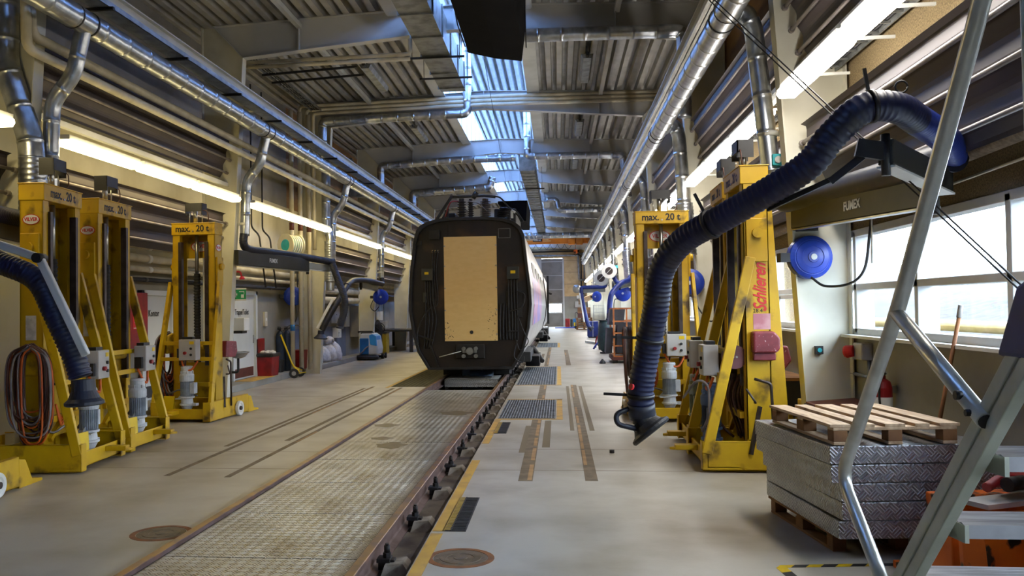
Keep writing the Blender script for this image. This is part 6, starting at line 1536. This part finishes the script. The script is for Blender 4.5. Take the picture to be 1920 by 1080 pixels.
b.box(2.33, 3.02, 57.48, 58.52, .06, .12); b.build('cage_frame', M['galv_dull'], t, True)
for x in (2.4, 2.95): MB().cyl((x, 57.6, .03), (x, 57.6, .0601), .04, 8).build('caster', M['rubber'], t, True)
t = thing('blue_container', 'blue steel container with folding sides far along the window wall', 'container', (2.0, 50, 0)); MB().box(1.65, 2.25, 49.6, 50.6, .06, .95).build('container_wall', M['hosebright'], t, True, bevel=.02); b = MB(); b.bar((1.95, 49.58, .06), (1.95, 49.58, 1.0), .04, .04, (1, 0, 0)); b.build('corner_post', M['galv'], t, True); MB().box(1.7, 2.2, 49.7, 50.5, 0, .06).build('skid', M['black'], t, True)
single('gas_bottle', MB().lathe((2.45, 47, 0), (0, 0, 1), [(.2, 0), (.22, .05), (.22, .75), (.1, .9)], 16), M['red'], 'red cylinder standing behind the blue container', 'cylinder')
t = thing('waste_sack', 'dark green sack hanging on a stand next to the orange rack', 'sack', (1.75, 33, 0)); b = MB(); b.tube2([(V((0, 0, .06)), .1), (V((0, 0, .2)), .26), (V((.02, 0, .6)), .3), (V((.0, 0, 1.1)), .24), (V((0, 0, 1.25)), .2)], V((0, 0, 1)), 14); b.f = [(f[0], True, f[2]) for f in b.f]; b.build('sack_body', mat('dark_green_sack', (20, 44, 44), (28, 54, 52), .5, scale=8, bump=.4, bscale=12), t); MB().lathe((0, 0, 1.25), (0, 0, 1), [(.24, 0), (.24, .03)], 16).build('stand_ring', M['black'], t); MB().lathe((0, 0, 0), (0, 0, 1), [(.2, 0), (.2, .06)], 16).build('stand_foot', M['black'], t)
t = thing('tool_trolley', 'small trolley with red and blue hoses beside the green sack', 'trolley', (1.85, 36, 0)); b = MB(); b.box(1.6, 2.1, 35.7, 36.4, .15, .5); b.build('trolley_body', M['darkbox'], t, True, bevel=.02); b = MB(); b.tube(spline([(1.5, 35.6, .1), (1.55, 35.6, .5), (1.8, 35.6, .7), (2.0, 35.6, .3), (1.8, 35.6, .1)], 6), .03, 7); b.build('red_hose', M['red'], t, True); b = MB(); b.tube(spline([(1.4, 35.5, .05), (1.6, 35.5, .3), (1.8, 35.5, .15)], 6), .04, 7); b.build('blue_hose', M['hosebright'], t, True); MB().box(1.65, 2.05, 35.8, 36.3, 0, .15).build('wheel_base', M['rubber'], t, True)
t = thing('pipe_offcut', 'grey metal bar lying on the floor in front of the blue container', 'bar', (1.5, 42, 0)); MB().bar((1.35, 43, .06), (1.75, 41, .06), .12, .1).build('bar_body', M['galv'], t, True)
single('floor_bracket', MB().lathe((1.35, 27.2, 0), (0, 0, 1), [(.1, 0), (.1, .04), (.05, .1), (.02, .14)], 14), M['black'], 'small black floor bracket beside the orange rack', 'bracket')
# ---------------------------------------------------------------- light, sky, camera
w = bpy.data.worlds.new('sky'); SC.world = w; w.use_nodes = True
bg = w.node_tree.nodes['Background']; bg.inputs['Color'].default_value = (.72, .86, 1.0, 1); bg.inputs['Strength'].default_value = 18.0

F_PX, PPX, ROLL = 1600.0, 871.0, -0.0145
cam = bpy.data.cameras.new('camera'); co = bpy.data.objects.new('camera', cam); COL.objects.link(co)
cam.sensor_fit = 'HORIZONTAL'; cam.sensor_width = 36; cam.lens = 36 * F_PX / 1920; cam.shift_x = (960 - PPX) / 1920
cam.clip_start = .05; cam.clip_end = 400
yaw, pit = 0.10919431588658494, 0.02408792891950108
cy, sy, cp, sp_ = math.cos(yaw), math.sin(yaw), math.cos(pit), math.sin(pit)
Fv = V((-sy * cp, cy * cp, sp_)); R0 = V((cy, sy, 0)); U0 = V((sy * sp_, -cy * sp_, cp))
Rv = R0 * math.cos(ROLL) + U0 * math.sin(ROLL); Uv = -R0 * math.sin(ROLL) + U0 * math.cos(ROLL)
m3 = Matrix((Rv, Uv, -Fv)).transposed()
co.matrix_world = Matrix.Translation((0, 0, 1.79)) @ m3.to_4x4()
SC.camera = co
vs_ = SC.view_settings; vs_.view_transform = 'Standard'; vs_.look = 'None'; vs_.gamma = 1; vs_.use_curve_mapping = False; vs_.exposure = 0.25
cyc = SC.cycles; cyc.use_denoising = True; cyc.max_bounces = 8; cyc.diffuse_bounces = 4; cyc.glossy_bounces = 4; cyc.transparent_max_bounces = 8; cyc.sample_clamp_indirect = 6; cyc.caustics_reflective = False; cyc.caustics_refractive = False

# a thing with a single plain mesh is that mesh
for e in [o for o in bpy.data.objects if o.type == 'EMPTY' and o.parent is None]:
    kids = [c for c in bpy.data.objects if c.parent == e]
    if len(kids) == 1 and not any(g.parent == kids[0] for g in bpy.data.objects):
        c = kids[0]; nm = e.name; c.parent = None
        c.matrix_world = WM[nm] @ Matrix.Translation(c.location)
        for q in ('label', 'category', 'group'):
            if q in e: c[q] = e[q]
        bpy.data.objects.remove(e); c.name = nm
